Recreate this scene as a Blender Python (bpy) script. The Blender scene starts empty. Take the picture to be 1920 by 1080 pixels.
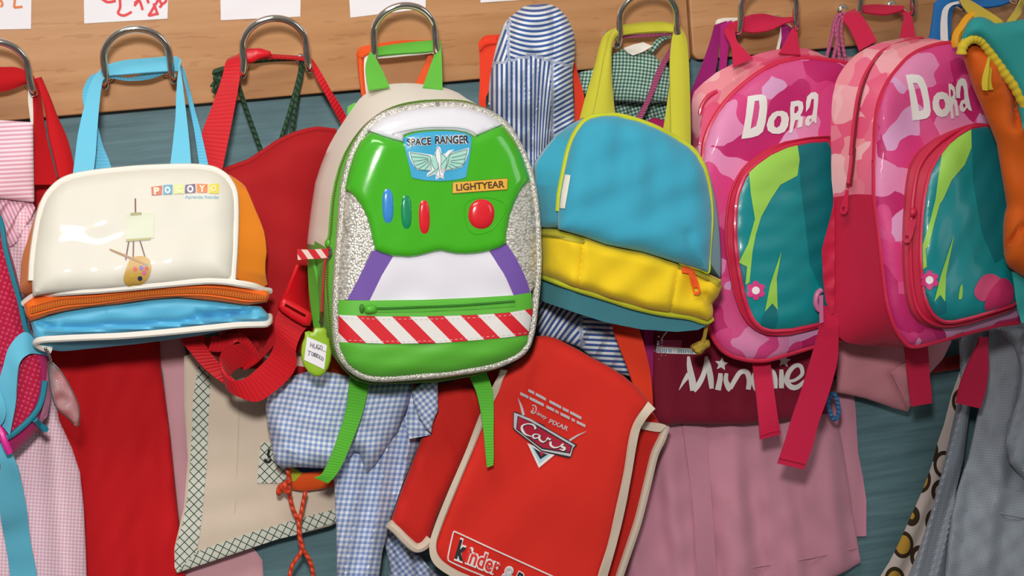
import bpy, bmesh, math, random
import numpy as np
from mathutils import Vector, Matrix, geometry

C = bpy.context.scene.collection
R = math.radians

# ------------------------------------------------------------------ camera
FPX = 3000.0                      # focal length in pixels of the 1920 px frame
YAW, PITCH, ROLL = R(13.0), R(-8.0), 0.0
AIM = np.array([0.0, 0.0, 0.92])  # the point of the wall at the middle of the frame
DIST = 1.80

def cam_axes(roll):
    w = np.array([math.sin(YAW) * math.cos(PITCH), math.cos(YAW) * math.cos(PITCH), math.sin(PITCH)])
    r0 = np.cross(w, [0, 0, 1.0]); r0 /= np.linalg.norm(r0)
    u0 = np.cross(r0, w)
    return r0 * math.cos(roll) - u0 * math.sin(roll), u0 * math.cos(roll) + r0 * math.sin(roll), w

def P(x, y, d):
    """measured picture point lying d metres in front of the wall -> place in the room (N,3)"""
    x, y, d = np.broadcast_arrays(np.asarray(x, float), np.asarray(y, float), np.asarray(d, float))
    v = CW * FPX + CR * (x[..., None] - 960) + CU * (540 - y[..., None])
    t = (-d - CAMP[1]) / v[..., 1]
    return CAMP + v * t[..., None]

lo, hi = R(0), R(12)
for _ in range(40):               # roll that makes the lower edge of the coat rack level
    ROLL = (lo + hi) / 2
    CR, CU, CW = cam_axes(ROLL); CAMP = AIM - CW * DIST
    if P(107, 218.5, .018)[2] < P(1741, 74, .018)[2]: lo = ROLL
    else: hi = ROLL

cam = bpy.data.cameras.new('camera'); camo = bpy.data.objects.new('camera', cam); C.objects.link(camo)
cam.sensor_width = 36; cam.lens = 36 * FPX / 1920; cam.clip_start = .05
m = Matrix.Identity(4)
for i in range(3):
    m[i][0], m[i][1], m[i][2], m[i][3] = CR[i], CU[i], -CW[i], CAMP[i]
camo.matrix_world = m
bpy.context.scene.camera = camo

# ------------------------------------------------------------------ light
sc = bpy.context.scene
sc.view_settings.view_transform = 'Standard'; sc.view_settings.look = 'None'
sc.view_settings.gamma = 1; sc.view_settings.use_curve_mapping = False
sc.view_settings.exposure = 0.04

def area(name, loc, target, size, power, col, sy=None):
    l = bpy.data.lights.new(name, 'AREA'); l.energy = power; l.color = col
    l.shape = 'RECTANGLE'; l.size = size; l.size_y = sy or size
    o = bpy.data.objects.new(name, l); C.objects.link(o); o.location = loc
    o.rotation_euler = (Vector(target) - Vector(loc)).to_track_quat('-Z', 'Y').to_euler()
    return o

area('ceiling_lamp', (-.7, -1.6, 2.75), (-.2, 0, .95), 1.3, 20, (1, .95, .88), .6)
area('daylight_window', (2.0, -1.7, 1.5), (0, 0, 1.0), .7, 5, (.9, .96, 1), 1.1)
fl = bpy.data.lights.new('camera_flash', 'SPOT'); fl.energy = 76; fl.spot_size = R(64); fl.spot_blend = 1.0; fl.shadow_soft_size = .07; fl.color = (1, .97, .93)
flo = bpy.data.objects.new('camera_flash', fl); C.objects.link(flo)
fp = CAMP + CU * .30 - CR * .05
flo.location = fp; flo.rotation_euler = (Vector(P(620, 400, .1)) - Vector(fp)).to_track_quat('-Z', 'Y').to_euler()

wd = bpy.data.worlds.new('room_light'); sc.world = wd; wd.use_nodes = True
nt = wd.node_tree; bg = nt.nodes['Background']
tc = nt.nodes.new('ShaderNodeTexCoord'); sx = nt.nodes.new('ShaderNodeSeparateXYZ'); rp = nt.nodes.new('ShaderNodeValToRGB')
mr = nt.nodes.new('ShaderNodeMapRange'); mr.inputs[1].default_value = -1; mr.inputs[2].default_value = 1
nt.links.new(tc.outputs['Generated'], sx.inputs[0]); nt.links.new(sx.outputs[2], mr.inputs[0]); nt.links.new(mr.outputs[0], rp.inputs[0])
rp.color_ramp.elements[0].color = (.10, .085, .07, 1); rp.color_ramp.elements[1].color = (.62, .60, .57, 1)
e = rp.color_ramp.elements.new(.5); e.color = (.26, .25, .24, 1)
nt.links.new(rp.outputs[0], bg.inputs[0]); bg.inputs[1].default_value = .50

# ------------------------------------------------------------------ materials
def lin(h):
    c = [int(h[i:i + 2], 16) / 255 for i in (0, 2, 4)]
    return tuple([v / 12.92 if v <= .04045 else ((v + .055) / 1.055) ** 2.4 for v in c]) + (1,)

class NT:
    def __init__(s, name):
        s.m = bpy.data.materials.new(name); s.m.use_nodes = True; s.t = s.m.node_tree; s.b = s.t.nodes['Principled BSDF']
    def n(s, typ, ins=None, **kw):
        nd = s.t.nodes.new('ShaderNode' + typ)
        for k, v in kw.items(): setattr(nd, k, v)
        for k, v in (ins or {}).items(): s.set(nd.inputs[k], v)
        return nd
    def set(s, sock, v):
        if hasattr(v, 'is_output'): s.t.links.new(v, sock)
        else: sock.default_value = v
    def math(s, op, a, b=None, c=None):
        nd = s.n('Math', operation=op)
        for i, v in enumerate((a, b, c)):
            if v is not None: s.set(nd.inputs[i], v)
        return nd.outputs[0]
    def mix(s, f, a, b):
        nd = s.n('Mix', data_type='RGBA'); s.set(nd.inputs[0], f); s.set(nd.inputs[6], a); s.set(nd.inputs[7], b); return nd.outputs[2]
    def uv(s, sx=1, sy=1, rot=0):
        t = s.n('TexCoord'); mp = s.n('Mapping', {0: t.outputs['UV']})
        mp.inputs['Scale'].default_value = (sx, sy, 1); mp.inputs['Rotation'].default_value = (0, 0, rot); return mp.outputs[0]
    def obj(s, sc=(1, 1, 1)):
        t = s.n('TexCoord'); mp = s.n('Mapping', {0: t.outputs['Object']}); mp.inputs['Scale'].default_value = sc; return mp.outputs[0]
    def noise(s, v, scale, det=2, rough=.5):
        return s.n('TexNoise', {'Vector': v, 'Scale': scale, 'Detail': det, 'Roughness': rough}).outputs[0]
    def bump(s, h, strength, dist=.001, normal=None):
        nd = s.n('Bump', {'Strength': strength, 'Distance': dist, 'Height': h})
        if normal: s.set(nd.inputs['Normal'], normal)
        return nd.outputs[0]
    def ramp(s, f, stops, const=False):
        nd = s.n('ValToRGB', {0: f}); cr = nd.color_ramp
        if const: cr.interpolation = 'CONSTANT'
        cr.elements[0].position, cr.elements[0].color = stops[0][0], lin(stops[0][1])
        cr.elements[1].position, cr.elements[1].color = stops[-1][0], lin(stops[-1][1])
        for p_, c_ in stops[1:-1]:
            el = cr.elements.new(p_); el.color = lin(c_)
        return nd.outputs[0]
    def fin(s, col, rough=.8, normal=None, sheen=0, coat=0, metal=0, spec=.5):
        b = s.b; s.set(b.inputs['Base Color'], col); s.set(b.inputs['Roughness'], rough)
        b.inputs['Metallic'].default_value = metal; b.inputs['Specular IOR Level'].default_value = spec
        b.inputs['Sheen Weight'].default_value = sheen; b.inputs['Coat Weight'].default_value = coat; b.inputs['Coat Roughness'].default_value = .06
        if normal: s.set(b.inputs['Normal'], normal)
        return s.m

def weave(s, px=3.2, k=.25):
    v = s.uv(100 / px, 100 / px); sp_ = s.n('SeparateXYZ', {0: v})
    a = s.math('SINE', s.math('MULTIPLY', sp_.outputs[0], 6.283)); b = s.math('SINE', s.math('MULTIPLY', sp_.outputs[1], 6.283))
    return s.bump(s.math('MULTIPLY', a, b), k, .0006)

def cloth(name, h, rough=.85, px=3.2, k=.2, var=.10, sheen=.1, spec=.25):
    s = NT(name); o = s.obj(); n1 = s.noise(o, 22, 3)
    col = s.mix(s.math('MULTIPLY', n1, var * 2.2), lin(h), tuple(c * .62 for c in lin(h)[:3]) + (1,))
    return s.fin(col, rough, weave(s, px, k), sheen, spec=spec)

def vinyl(name, h, rough=.28, coat=.3, wr=.15, var=.05):
    s = NT(name); o = s.obj(); n1 = s.noise(o, 14, 2); n2 = s.noise(o, 40, 2)
    col = s.mix(s.math('MULTIPLY', n1, var * 2), lin(h), tuple(c * .6 for c in lin(h)[:3]) + (1,))
    return s.fin(col, rough, s.bump(n2, wr, .004), 0, coat)

def plain(name, h, rough=.6, spec=.4, metal=0, coat=0):
    s = NT(name); n1 = s.noise(s.obj(), 60, 2)
    return s.fin(s.mix(s.math('MULTIPLY', n1, .12), lin(h), tuple(c * .7 for c in lin(h)[:3]) + (1,)), rough, None, 0, coat, metal, spec)

def webbing(name, h, per=4.5, rough=.7, k=.7):
    s = NT(name); v = s.uv(); sp_ = s.n('SeparateXYZ', {0: v})
    w = s.math('SINE', s.math('MULTIPLY', sp_.outputs[1], 6.283 * 100 / per))
    f = s.math('MULTIPLY_ADD', w, .5, .5)
    col = s.mix(f, tuple(c * .86 for c in lin(h)[:3]) + (1,), lin(h))
    return s.fin(col, rough, s.bump(w, k * .7, .0005), .08, spec=.3)

def gingham(name, a, b, per, rot=0, mid=None, soft=True):
    s = NT(name); v = s.uv(100 / per, 100 / per, rot); sp_ = s.n('SeparateXYZ', {0: v})
    f1 = s.math('GREATER_THAN', s.math('FRACT', sp_.outputs[0]), .5); f2 = s.math('GREATER_THAN', s.math('FRACT', sp_.outputs[1]), .5)
    f = s.math('MULTIPLY', s.math('ADD', f1, f2), .5)
    col = s.ramp(f, [(0, a), (.5, mid or b), (1, b)]) if mid else s.mix(f, lin(a), lin(b))
    return s.fin(col, .88, s.bump(s.noise(s.obj(), 30, 3), .25, .003), .1, spec=.2)

def stripes(name, a, b, per, duty=.5, axis=0, rot=0, k=.2):
    s = NT(name); v = s.uv(100 / per, 100 / per, rot); sp_ = s.n('SeparateXYZ', {0: v})
    f = s.math('GREATER_THAN', s.math('FRACT', sp_.outputs[axis]), duty)
    return s.fin(s.mix(f, lin(a), lin(b)), .85, s.bump(s.noise(s.obj(), 30, 3), k, .003), .1, spec=.2)

def linecheck(name, base, line, per, rot=0, w=.13):
    s = NT(name); v = s.uv(100 / per, 100 / per, rot); sp_ = s.n('SeparateXYZ', {0: v})
    f = s.math('MAXIMUM', s.math('LESS_THAN', s.math('FRACT', sp_.outputs[0]), w), s.math('LESS_THAN', s.math('FRACT', sp_.outputs[1]), w))
    return s.fin(s.mix(f, lin(base), lin(line)), .85, s.bump(s.noise(s.obj(), 40, 3), .2, .002), .1, spec=.2)

def camo(name, cols, scale=16, seed=0):
    s = NT(name); o = s.obj((1, 1, 1.0))
    n = s.n('TexNoise', {'Vector': o, 'Scale': scale * .8, 'Detail': 1})
    v2 = s.n('Vector Math'.replace(' ', ''), operation='MULTIPLY_ADD'); s.set(v2.inputs[0], n.outputs['Color']); v2.inputs[1].default_value = (.05,) * 3; s.set(v2.inputs[2], o)
    add = s.n('VectorMath', operation='ADD'); s.set(add.inputs[0], v2.outputs[0]); add.inputs[1].default_value = (seed, seed * .7, 0)
    vo = s.n('TexVoronoi', {'Vector': add.outputs[0], 'Scale': scale})
    sp_ = s.n('SeparateColor', {0: vo.outputs['Color']})
    k = len(cols); col = s.ramp(sp_.outputs[0], [(i / k, c) for i, c in enumerate(cols)], True)
    return s.fin(col, .55, s.bump(s.noise(s.obj(), 35, 3), .25, .004), .05, .05, spec=.4)

def chrome(name):
    s = NT(name); n1 = s.noise(s.obj(), 90, 2)
    return s.fin((.78, .74, .68, 1), s.math('MULTIPLY_ADD', n1, .12, .06), None, 0, 0, 1)

def silver_leather(name):
    s = NT(name); vo = s.n('TexVoronoi', {'Vector': s.uv(100, 100), 'Scale': .22}, feature='F1')
    f = s.math('SUBTRACT', 1, vo.outputs[0])
    col = s.mix(s.math('POWER', f, 1.2), lin('9a958a'), lin('f0ede4'))
    return s.fin(col, .33, s.bump(f, .7, .0010), 0, .1, .35)

def cord(name, h, per=7, rough=.6, metal=0, dark=.55):
    s = NT(name); v = s.uv(); sp_ = s.n('SeparateXYZ', {0: v})
    w = s.math('SINE', s.math('ADD', s.math('MULTIPLY', sp_.outputs[1], 6.283 * 100 / per), s.math('MULTIPLY', sp_.outputs[0], 6.283)))
    col = s.mix(s.math('MULTIPLY_ADD', w, .5, .5), tuple(c * dark for c in lin(h)[:3]) + (1,), lin(h))
    return s.fin(col, rough, s.bump(w, .8, .0008), .05, 0, metal)

def clear(name, h='ffffff', alpha=.25):
    s = NT(name); m_ = s.fin(lin(h), .08, s.bump(s.noise(s.obj(), 40, 2), .4, .004), 0, .2); s.b.inputs['Alpha'].default_value = alpha; return m_

def wood(name):
    s = NT(name); o = s.obj((1.1, 14, 14)); n1 = s.noise(o, 3.2, 5, .6); o2 = s.obj((16, 120, 150)); n2 = s.noise(o2, 1.6, 2, .5)
    n3 = s.noise(s.obj((.8, 3, 4)), 2.0, 2)
    col = s.ramp(n1, [(.28, 'ad7a4e'), (.5, 'be8c5e'), (.72, 'ca9a6e')])
    fl_ = s.math('MULTIPLY', s.math('GREATER_THAN', n2, .66), .30)
    col = s.mix(fl_, col, lin('8e5c33'))
    col = s.mix(s.math('MULTIPLY', n3, .25), col, lin('a86f40'))
    return s.fin(col, .42, s.bump(n1, .03, .002), 0, .12, spec=.4)

def wallpaint(name):
    s = NT(name); n1 = s.noise(s.obj((2.2, 30, 34)), 3.4, 6, .62); n2 = s.noise(s.obj((4, 4, 4)), 2, 3)
    col = s.ramp(n1, [(.25, '4c6870'), (.5, '5f7f88'), (.78, '75959c')])
    col = s.mix(s.math('MULTIPLY', n2, .35), col, lin('4a6a66'))
    return s.fin(col, .6, s.bump(n1, .25, .002), spec=.3)

# ------------------------------------------------------------------ drawing helpers
def zf(ox, oy, f): return lambda *pts: [(ox + p[0] / f, oy + p[1] / f) + tuple(p[2:]) for p in pts]

def spl(pts, n=8, closed=False):
    """Catmull-Rom through points of any dimension"""
    p = np.asarray(pts, float); k = len(p); out = []
    for i in range(k if closed else k - 1):
        g = (lambda j: p[j % k]) if closed else (lambda j: p[min(max(j, 0), k - 1)])
        a, b, c, d = g(i - 1), g(i), g(i + 1), g(i + 2)
        for t in np.arange(n) / n:
            out.append(.5 * ((2 * b) + (c - a) * t + (2 * a - 5 * b + 4 * c - d) * t * t + (3 * b - a - 3 * c + d) * t ** 3))
    if not closed: out.append(p[-1])
    return np.array(out)

def resamp(pts, step, closed=True):
    p = np.asarray(pts, float)
    if closed: p = np.vstack([p, p[:1]])
    out = []
    for a, b in zip(p[:-1], p[1:]):
        L = np.linalg.norm((b - a)[:2]); k = max(1, int(round(L / step)))
        for i in range(k): out.append(a + (b - a) * i / k)
    if not closed: out.append(p[-1])
    return np.array(out)

def sm(pts, n=6): return spl(pts, n, True)

def pdist(x, y, poly, closed=True):
    p = np.asarray(poly, float)[:, :2]; q = np.roll(p, -1, 0)
    if not closed: p, q = p[:-1], q[:-1]
    X = np.stack([np.ravel(x), np.ravel(y)], 1).astype(float); best = np.full(len(X), 1e9)
    for a, b in zip(p, q):
        ab = b - a; L = ab @ ab
        t = np.clip(((X - a) @ ab) / L if L > 1e-9 else 0, 0, 1)
        best = np.minimum(best, np.hypot(*(X - a - np.outer(t, ab) if np.ndim(t) else X - a).T))
    return best.reshape(np.shape(x))

def inside(x, y, poly):
    p = np.asarray(poly, float)[:, :2]; r = np.zeros(np.shape(x), bool)
    j = len(p) - 1
    for i in range(len(p)):
        xi, yi = p[i]; xj, yj = p[j]
        c = ((yi > y) != (yj > y)) & (x < (xj - xi) * (y - yi) / ((yj - yi) or 1e-9) + xi)
        r ^= c; j = i
    return r

def bulge(poly, h, w):
    def f(x, y):
        s_ = np.minimum(1, pdist(x, y, poly) / w); return h * np.sqrt(np.maximum(0, 1 - (1 - s_) ** 2))
    return f

def wrk(amp, lam, seed=0, n=6, ani=(1, 1)):
    rg = random.Random(seed); ws = [(rg.uniform(0, 6.28), lam * rg.uniform(.6, 1.7), rg.uniform(0, 6.28)) for _ in range(n)]
    def f(x, y):
        r = 0
        for a, l, ph in ws: r = r + np.sin(6.283 * (np.cos(a) * x * ani[0] + np.sin(a) * y * ani[1]) / l + ph)
        return r * amp / math.sqrt(n)
    return f

def fold(amp, lam, skew=0, ph=0, wob=.12):
    def f(x, y):
        t = 6.283 * (x + skew * y) / lam + ph + wob * 6.283 * np.sin(y / 170 + ph)
        return amp * (np.cos(t) + .35 * np.cos(2.1 * t + 1))
    return f

def tilt(d0, gx=0, gy=0, cx=0, cy=0): return lambda x, y: d0 + gx * (np.asarray(x) - cx) / 100 + gy * (np.asarray(y) - cy) / 100

def crease(line, amp, w, closed=False):
    def f(x, y): return amp * np.exp(-(pdist(x, y, line, closed) / w) ** 2)
    return f

def add(*fs):
    def f(x, y):
        r = 0
        for g in fs: r = r + (g(x, y) if callable(g) else g)
        return r
    return f

class MB:
    """collects shapes, then links them as ONE mesh"""
    def __init__(s): s.v, s.f, s.mi, s.uv, s.mats = [], [], [], [], []; s.n = 0
    def _m(s, mat):
        if mat not in s.mats: s.mats.append(mat)
        return s.mats.index(mat)
    def raw(s, V, F, mat, UV=None):
        V = np.asarray(V, float).reshape(-1, 3); s.v.append(V)
        s.uv.append(np.asarray(UV, float).reshape(-1, 2) if UV is not None else np.zeros((len(V), 2)))
        k = s._m(mat) if not isinstance(mat, list) else None
        for i, f in enumerate(F):
            s.f.append([a + s.n for a in f]); s.mi.append(k if k is not None else s._m(mat[i]))
        s.n += len(V)
    def sheet(s, poly, depth, mat, thick=.0015, step=9, holes=(), uvrot=0, uvfn=None, lift=0, bstep=None):
        if not callable(depth): dd = depth; depth = lambda x, y: np.full(np.shape(x), dd)
        loops = [resamp(np.asarray(poly, float)[:, :2], bstep or step)] + [resamp(np.asarray(h, float)[:, :2], bstep or step) for h in holes]
        pts = []; edges = []
        for L in loops:
            b = len(pts); pts += [tuple(q) for q in L]; edges += [(b + i, b + (i + 1) % len(L)) for i in range(len(L))]
        A = loops[0]; x0, y0 = A.min(0); x1, y1 = A.max(0)
        gx, gy = np.meshgrid(np.arange(x0 + step / 2, x1, step), np.arange(y0 + step / 2, y1, step * .87))
        gx = gx + (np.arange(gx.shape[0])[:, None] % 2) * step / 2
        gx, gy = gx.ravel(), gy.ravel()
        ok = inside(gx, gy, A)
        for h in loops[1:]: ok &= ~inside(gx, gy, h)
        gx, gy = gx[ok], gy[ok]
        for L in loops:
            n_ = len(L); t_ = np.roll(L, -1, 0) - np.roll(L, 1, 0); t_ /= np.maximum(np.linalg.norm(t_, axis=1), 1e-9)[:, None]
            nn = np.stack([-t_[:, 1], t_[:, 0]], 1)
            for off in ((.25, .8) if step >= 5 else ()):
                for sg in (1, -1):
                    q = L + nn * off * step * sg; k_ = inside(q[:, 0], q[:, 1], A)
                    for h in loops[1:]: k_ &= ~inside(q[:, 0], q[:, 1], h)
                    q = q[k_]
                    if len(q):
                        dq = np.min([pdist(q[:, 0], q[:, 1], L2) for L2 in loops], 0); pts += [tuple(z) for z in q[dq > off * step * .8]]
        if len(gx):
            dd_ = np.min([pdist(gx, gy, L) for L in loops], 0); dl_ = step * (1.3 if step >= 5 else .45); gx, gy = gx[dd_ > dl_], gy[dd_ > dl_]
        pts += list(zip(gx, gy))
        vs, es, fs, *_ = geometry.delaunay_2d_cdt([Vector(q) for q in pts], edges, [], 0, 1e-6)
        vs = np.array([(q.x, q.y) for q in vs]); cen = np.array([vs[list(f)].mean(0) for f in fs])
        if len(fs) == 0: return
        keep = inside(cen[:, 0], cen[:, 1], A)
        for h in loops[1:]: keep &= ~inside(cen[:, 0], cen[:, 1], h)
        fs = [tuple(f) for f, k in zip(fs, keep) if k]
        D = depth(vs[:, 0], vs[:, 1]) + lift
        if uvfn: U = np.stack(uvfn(vs[:, 0], vs[:, 1]), 1) / 100
        else:
            c, q = math.cos(uvrot), math.sin(uvrot); U = np.stack([vs[:, 0] * c - vs[:, 1] * q, -(vs[:, 0] * q + vs[:, 1] * c)], 1) / 100
        # orient: picture y points down, so a face that winds clockwise in the picture faces the room
        F = []
        for f in fs:
            a, b, c_ = vs[f[0]], vs[f[1]], vs[f[2]]
            F.append(f if (b[0] - a[0]) * (c_[1] - a[1]) - (b[1] - a[1]) * (c_[0] - a[0]) < 0 else f[::-1])
        V = P(vs[:, 0], vs[:, 1], D)
        if not thick: s.raw(V, F, mat, U); return
        n = len(vs); V2 = P(vs[:, 0], vs[:, 1], D - thick)
        cnt = {}
        for f in F:
            for i in range(len(f)):
                cnt[(f[i], f[(i + 1) % len(f)])] = 1
        side = [(b, a, a + n, b + n) for (a, b) in cnt if (b, a) not in cnt]
        s.raw(np.vstack([V, V2]), F + [tuple(i + n for i in f[::-1]) for f in F] + side, mat, np.vstack([U, U]))
    def loft(s, secs, mat, N=128, caps=(False, False), matfn=None):
        """secs: list of (closed picture outline, depth number or function)"""
        rings, uvs, pxs = [], [], []
        for poly, d in secs:
            q = ring(poly, N); dd = d(q[:, 0], q[:, 1]) if callable(d) else np.full(N, float(d))
            rings.append(P(q[:, 0], q[:, 1], dd)); pxs.append(q)
            uvs.append(np.stack([np.arange(N) * 8.0 / 100, np.full(N, -np.mean(dd) / .0006 / 100)], 1))
        F, M = [], []
        for k in range(len(rings) - 1):
            for i in range(N):
                j = (i + 1) % N; F.append((k * N + i, k * N + j, (k + 1) * N + j, (k + 1) * N + i))
                M.append(matfn(*((pxs[k][i] + pxs[k + 1][j]) / 2), k) if matfn else mat)
        if caps[0]: F.append(tuple(range(N))[::-1]); M.append(mat)
        if caps[1]: F.append(tuple(i + (len(rings) - 1) * N for i in range(N))); M.append(mat)
        s.raw(np.vstack(rings), F, M, np.vstack(uvs))
    def tube(s, pts, r, mat, n=8, closed=False, k=6, seg=8, world=False, smooth=True):
        p = np.asarray(pts, float)
        if smooth: p = spl(p, k, closed)
        W = p[:, :3] if world else P(p[:, 0], p[:, 1], p[:, 2])
        rr = np.full(len(W), r) if np.isscalar(r) else np.interp(np.linspace(0, 1, len(W)), np.linspace(0, 1, len(r)), r)
        m_ = len(W); T = (np.roll(W, -1, 0) - np.roll(W, 1, 0)) if closed else np.gradient(W, axis=0)
        T /= np.maximum(np.linalg.norm(T, axis=1), 1e-9)[:, None]
        nrm = np.cross(T[0], [0, -1, .01]);  nrm /= np.linalg.norm(nrm)
        V, U = [], []; acc = 0
        for i in range(m_):
            nrm = nrm - T[i] * (nrm @ T[i]); nrm /= max(np.linalg.norm(nrm), 1e-9); b = np.cross(T[i], nrm)
            if i: acc += np.linalg.norm(W[i] - W[i - 1])
            for j in range(seg):
                a = 2 * math.pi * j / seg; V.append(W[i] + rr[i] * (nrm * math.cos(a) + b * math.sin(a))); U.append((j / seg, acc / .0006 / 100))
        F = []
        for i in range(m_ if closed else m_ - 1):
            for j in range(seg):
                i2 = (i + 1) % m_; F.append((i * seg + j, i * seg + (j + 1) % seg, i2 * seg + (j + 1) % seg, i2 * seg + j))
        if not closed: F += [tuple(range(seg))[::-1], tuple((m_ - 1) * seg + j for j in range(seg))]
        s.raw(V, F, mat, U)
    def ribbon(s, L, Rr, mat, thick=.0016, k=8, bow=0):
        """webbing between a left and a right edge, each a list of (x, y, d)"""
        a, b = spl(L, k), spl(Rr, k); A, B = P(a[:, 0], a[:, 1], a[:, 2]), P(b[:, 0], b[:, 1], b[:, 2])
        n = len(A); mid = (A + B) / 2; T = np.gradient(mid, axis=0); X = B - A
        Nn = np.cross(X, T); Nn /= np.maximum(np.linalg.norm(Nn, axis=1), 1e-9)[:, None]
        if Nn[:, 1].mean() > 0: Nn = -Nn
        acc = np.concatenate([[0], np.cumsum(np.linalg.norm(np.diff(mid, axis=0), axis=1))]) / .0006 / 100
        K = 5; V, U = [], []
        for sgn in (1, -1):
            for j in range(K):
                t = j / (K - 1); V.append(A + X * t + Nn * (sgn * thick / 2 + bow * (1 - (2 * t - 1) ** 2)))
                U.append(np.stack([np.linalg.norm(X, axis=1) * t / .0006 / 100, acc], 1))
        F = []; ix = lambda q, i: q * n + i
        for i in range(n - 1):
            for j in range(K - 1):
                F.append((ix(j, i), ix(j + 1, i), ix(j + 1, i + 1), ix(j, i + 1))); q = j + K
                F.append((ix(q, i), ix(q, i + 1), ix(q + 1, i + 1), ix(q + 1, i)))
            F.append((ix(0, i), ix(0, i + 1), ix(K, i + 1), ix(K, i))); F.append((ix(K - 1, i), ix(2 * K - 1, i), ix(2 * K - 1, i + 1), ix(K - 1, i + 1)))
        for i in (0, n - 1):
            f = [ix(j, i) for j in range(K)] + [ix(K + j, i) for j in range(K - 1, -1, -1)]; F.append(f if i else f[::-1])
        s.raw(np.vstack(V), F, mat, np.vstack(U))
    def text(s, body, p0, p1, h, depth, mat, lift=.0006, bold=.0, arc=0, slant=0, thick=0):
        cu = bpy.data.curves.new('lettering', 'FONT'); cu.body = body; cu.size = 1; cu.offset = bold; cu.resolution_u = 5
        ob = bpy.data.objects.new('lettering', cu); C.objects.link(ob)
        me = bpy.data.meshes.new_from_object(ob.evaluated_get(bpy.context.evaluated_depsgraph_get()))
        V = np.array([q.co[:] for q in me.vertices]); F = [tuple(q.vertices) for q in me.polygons]
        bpy.data.objects.remove(ob); bpy.data.meshes.remove(me)
        x0, x1 = V[:, 0].min(), V[:, 0].max(); t = (V[:, 0] - x0) / (x1 - x0); cap = .729
        p0, p1 = np.array(p0, float), np.array(p1, float); e = p1 - p0; u = np.array([e[1], -e[0]]) / np.linalg.norm(e)
        hh = V[:, 1] / cap * h
        Q = p0 + np.outer(t, e) + np.outer(hh + 4 * arc * t * (1 - t), u) + np.outer(hh * slant, e / np.linalg.norm(e))
        D = depth(Q[:, 0], Q[:, 1]) if callable(depth) else depth
        s.raw(P(Q[:, 0], Q[:, 1], D + lift), F, mat, Q / 100)
    def stroke(s, pts, w, depth, mat, lift=.0006, k=6, smooth=True):
        p = np.asarray(pts, float); ww = np.full(len(p), w, float) if np.isscalar(w) else np.asarray(w, float)
        q = np.column_stack([p[:, :2], ww]); q = spl(q, k) if smooth else resamp(q, 4, False)
        T = np.gradient(q[:, :2], axis=0); T /= np.maximum(np.linalg.norm(T, axis=1), 1e-9)[:, None]; Nn = np.stack([-T[:, 1], T[:, 0]], 1)
        rows = [q[:, :2] + Nn * q[:, 2:3] * c for c in (-.5, 0, .5)]
        Q = np.vstack(rows); n = len(q); D = depth(Q[:, 0], Q[:, 1]) if callable(depth) else depth
        F = [(r_ * n + i, r_ * n + i + 1, (r_ + 1) * n + i + 1, (r_ + 1) * n + i) for r_ in (0, 1) for i in range(n - 1)]
        s.raw(P(Q[:, 0], Q[:, 1], D + lift), F, mat, Q / 100)
    def disc(s, c, r, depth, mat, lift=.0006, ry=None, rot=0, n=24):
        a = np.linspace(0, 6.283, n, endpoint=False); ry = ry or r; x, y = r * np.cos(a), ry * np.sin(a)
        q = np.column_stack([c[0] + x * math.cos(rot) - y * math.sin(rot), c[1] + x * math.sin(rot) + y * math.cos(rot)])
        s.sheet(q, depth, mat, 0, max(4, r / 2), lift=lift, bstep=max(2, r / 4))
    def dome(s, c, rx, ry, depth, mat, h, rot=0, e=2.0, n=28, rings=6):
        """a puffed-up button on a surface"""
        a = np.linspace(0, 6.283, n, endpoint=False); ca, sa = np.cos(a), np.sin(a)
        bx = np.sign(ca) * np.abs(ca) ** (2 / e) * rx; by = np.sign(sa) * np.abs(sa) ** (2 / e) * ry
        V, F = [], []
        for k in range(rings + 1):
            f = 1 - k / rings * .999; x = c[0] + (bx * math.cos(rot) - by * math.sin(rot)) * f; y = c[1] + (bx * math.sin(rot) + by * math.cos(rot)) * f
            D = (depth(x, y) if callable(depth) else depth) + h * math.sqrt(1 - f ** 2.4); V.append(P(x, y, D))
            if k:
                for i in range(n):
                    j = (i + 1) % n; F.append(((k - 1) * n + i, k * n + i, k * n + j, (k - 1) * n + j))
        s.raw(np.vstack(V), F, mat)
    def build(s, name, parent=None, label=None, at=None, kind=None, sharp=42):
        me = bpy.data.meshes.new(name); V = np.vstack(s.v); UV = np.vstack(s.uv)
        par = []; o_ = parent
        while o_ is not None: par.append(o_); o_ = o_.parent
        org = np.array(at if at is not None else (0, 0, 0), float)
        for q in par: org = org + np.array(q.location[:])
        me.from_pydata([tuple(q) for q in V - org], [], s.f)
        for m_ in s.mats: me.materials.append(m_)
        me.polygons.foreach_set('material_index', s.mi)
        ul = me.uv_layers.new(name='UVMap'); li = np.empty(len(me.loops), np.int32); me.loops.foreach_get('vertex_index', li)
        ul.data.foreach_set('uv', UV[li].ravel())
        me.polygons.foreach_set('use_smooth', [True] * len(me.polygons)); me.update()
        try: me.set_sharp_from_angle(angle=R(sharp))
        except Exception: pass
        o = bpy.data.objects.new(name, me); C.objects.link(o)
        if at is not None: o.location = at
        if parent is not None: o.parent = parent
        if label: o['label'] = label
        if kind: o['kind'] = kind
        return o

def ring(poly, N):
    p = np.asarray(poly, float)[:, :2]; q = resamp(p, 2.0); c = q.mean(0); v = q - c
    a = np.unwrap(np.arctan2(v[:, 1], v[:, 0]))
    if a[-1] < a[0]: a = a[::-1]; q = q[::-1]
    a = np.concatenate([a, [a[0] + 2 * math.pi]]); q = np.vstack([q, q[:1]]); a = np.maximum.accumulate(a)
    t = np.linspace(-math.pi, math.pi, N, endpoint=False); t = a[0] + (t - a[0]) % (2 * math.pi)
    out = np.stack([np.interp(t, a, q[:, 0]), np.interp(t, a, q[:, 1])], 1)
    return out

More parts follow.
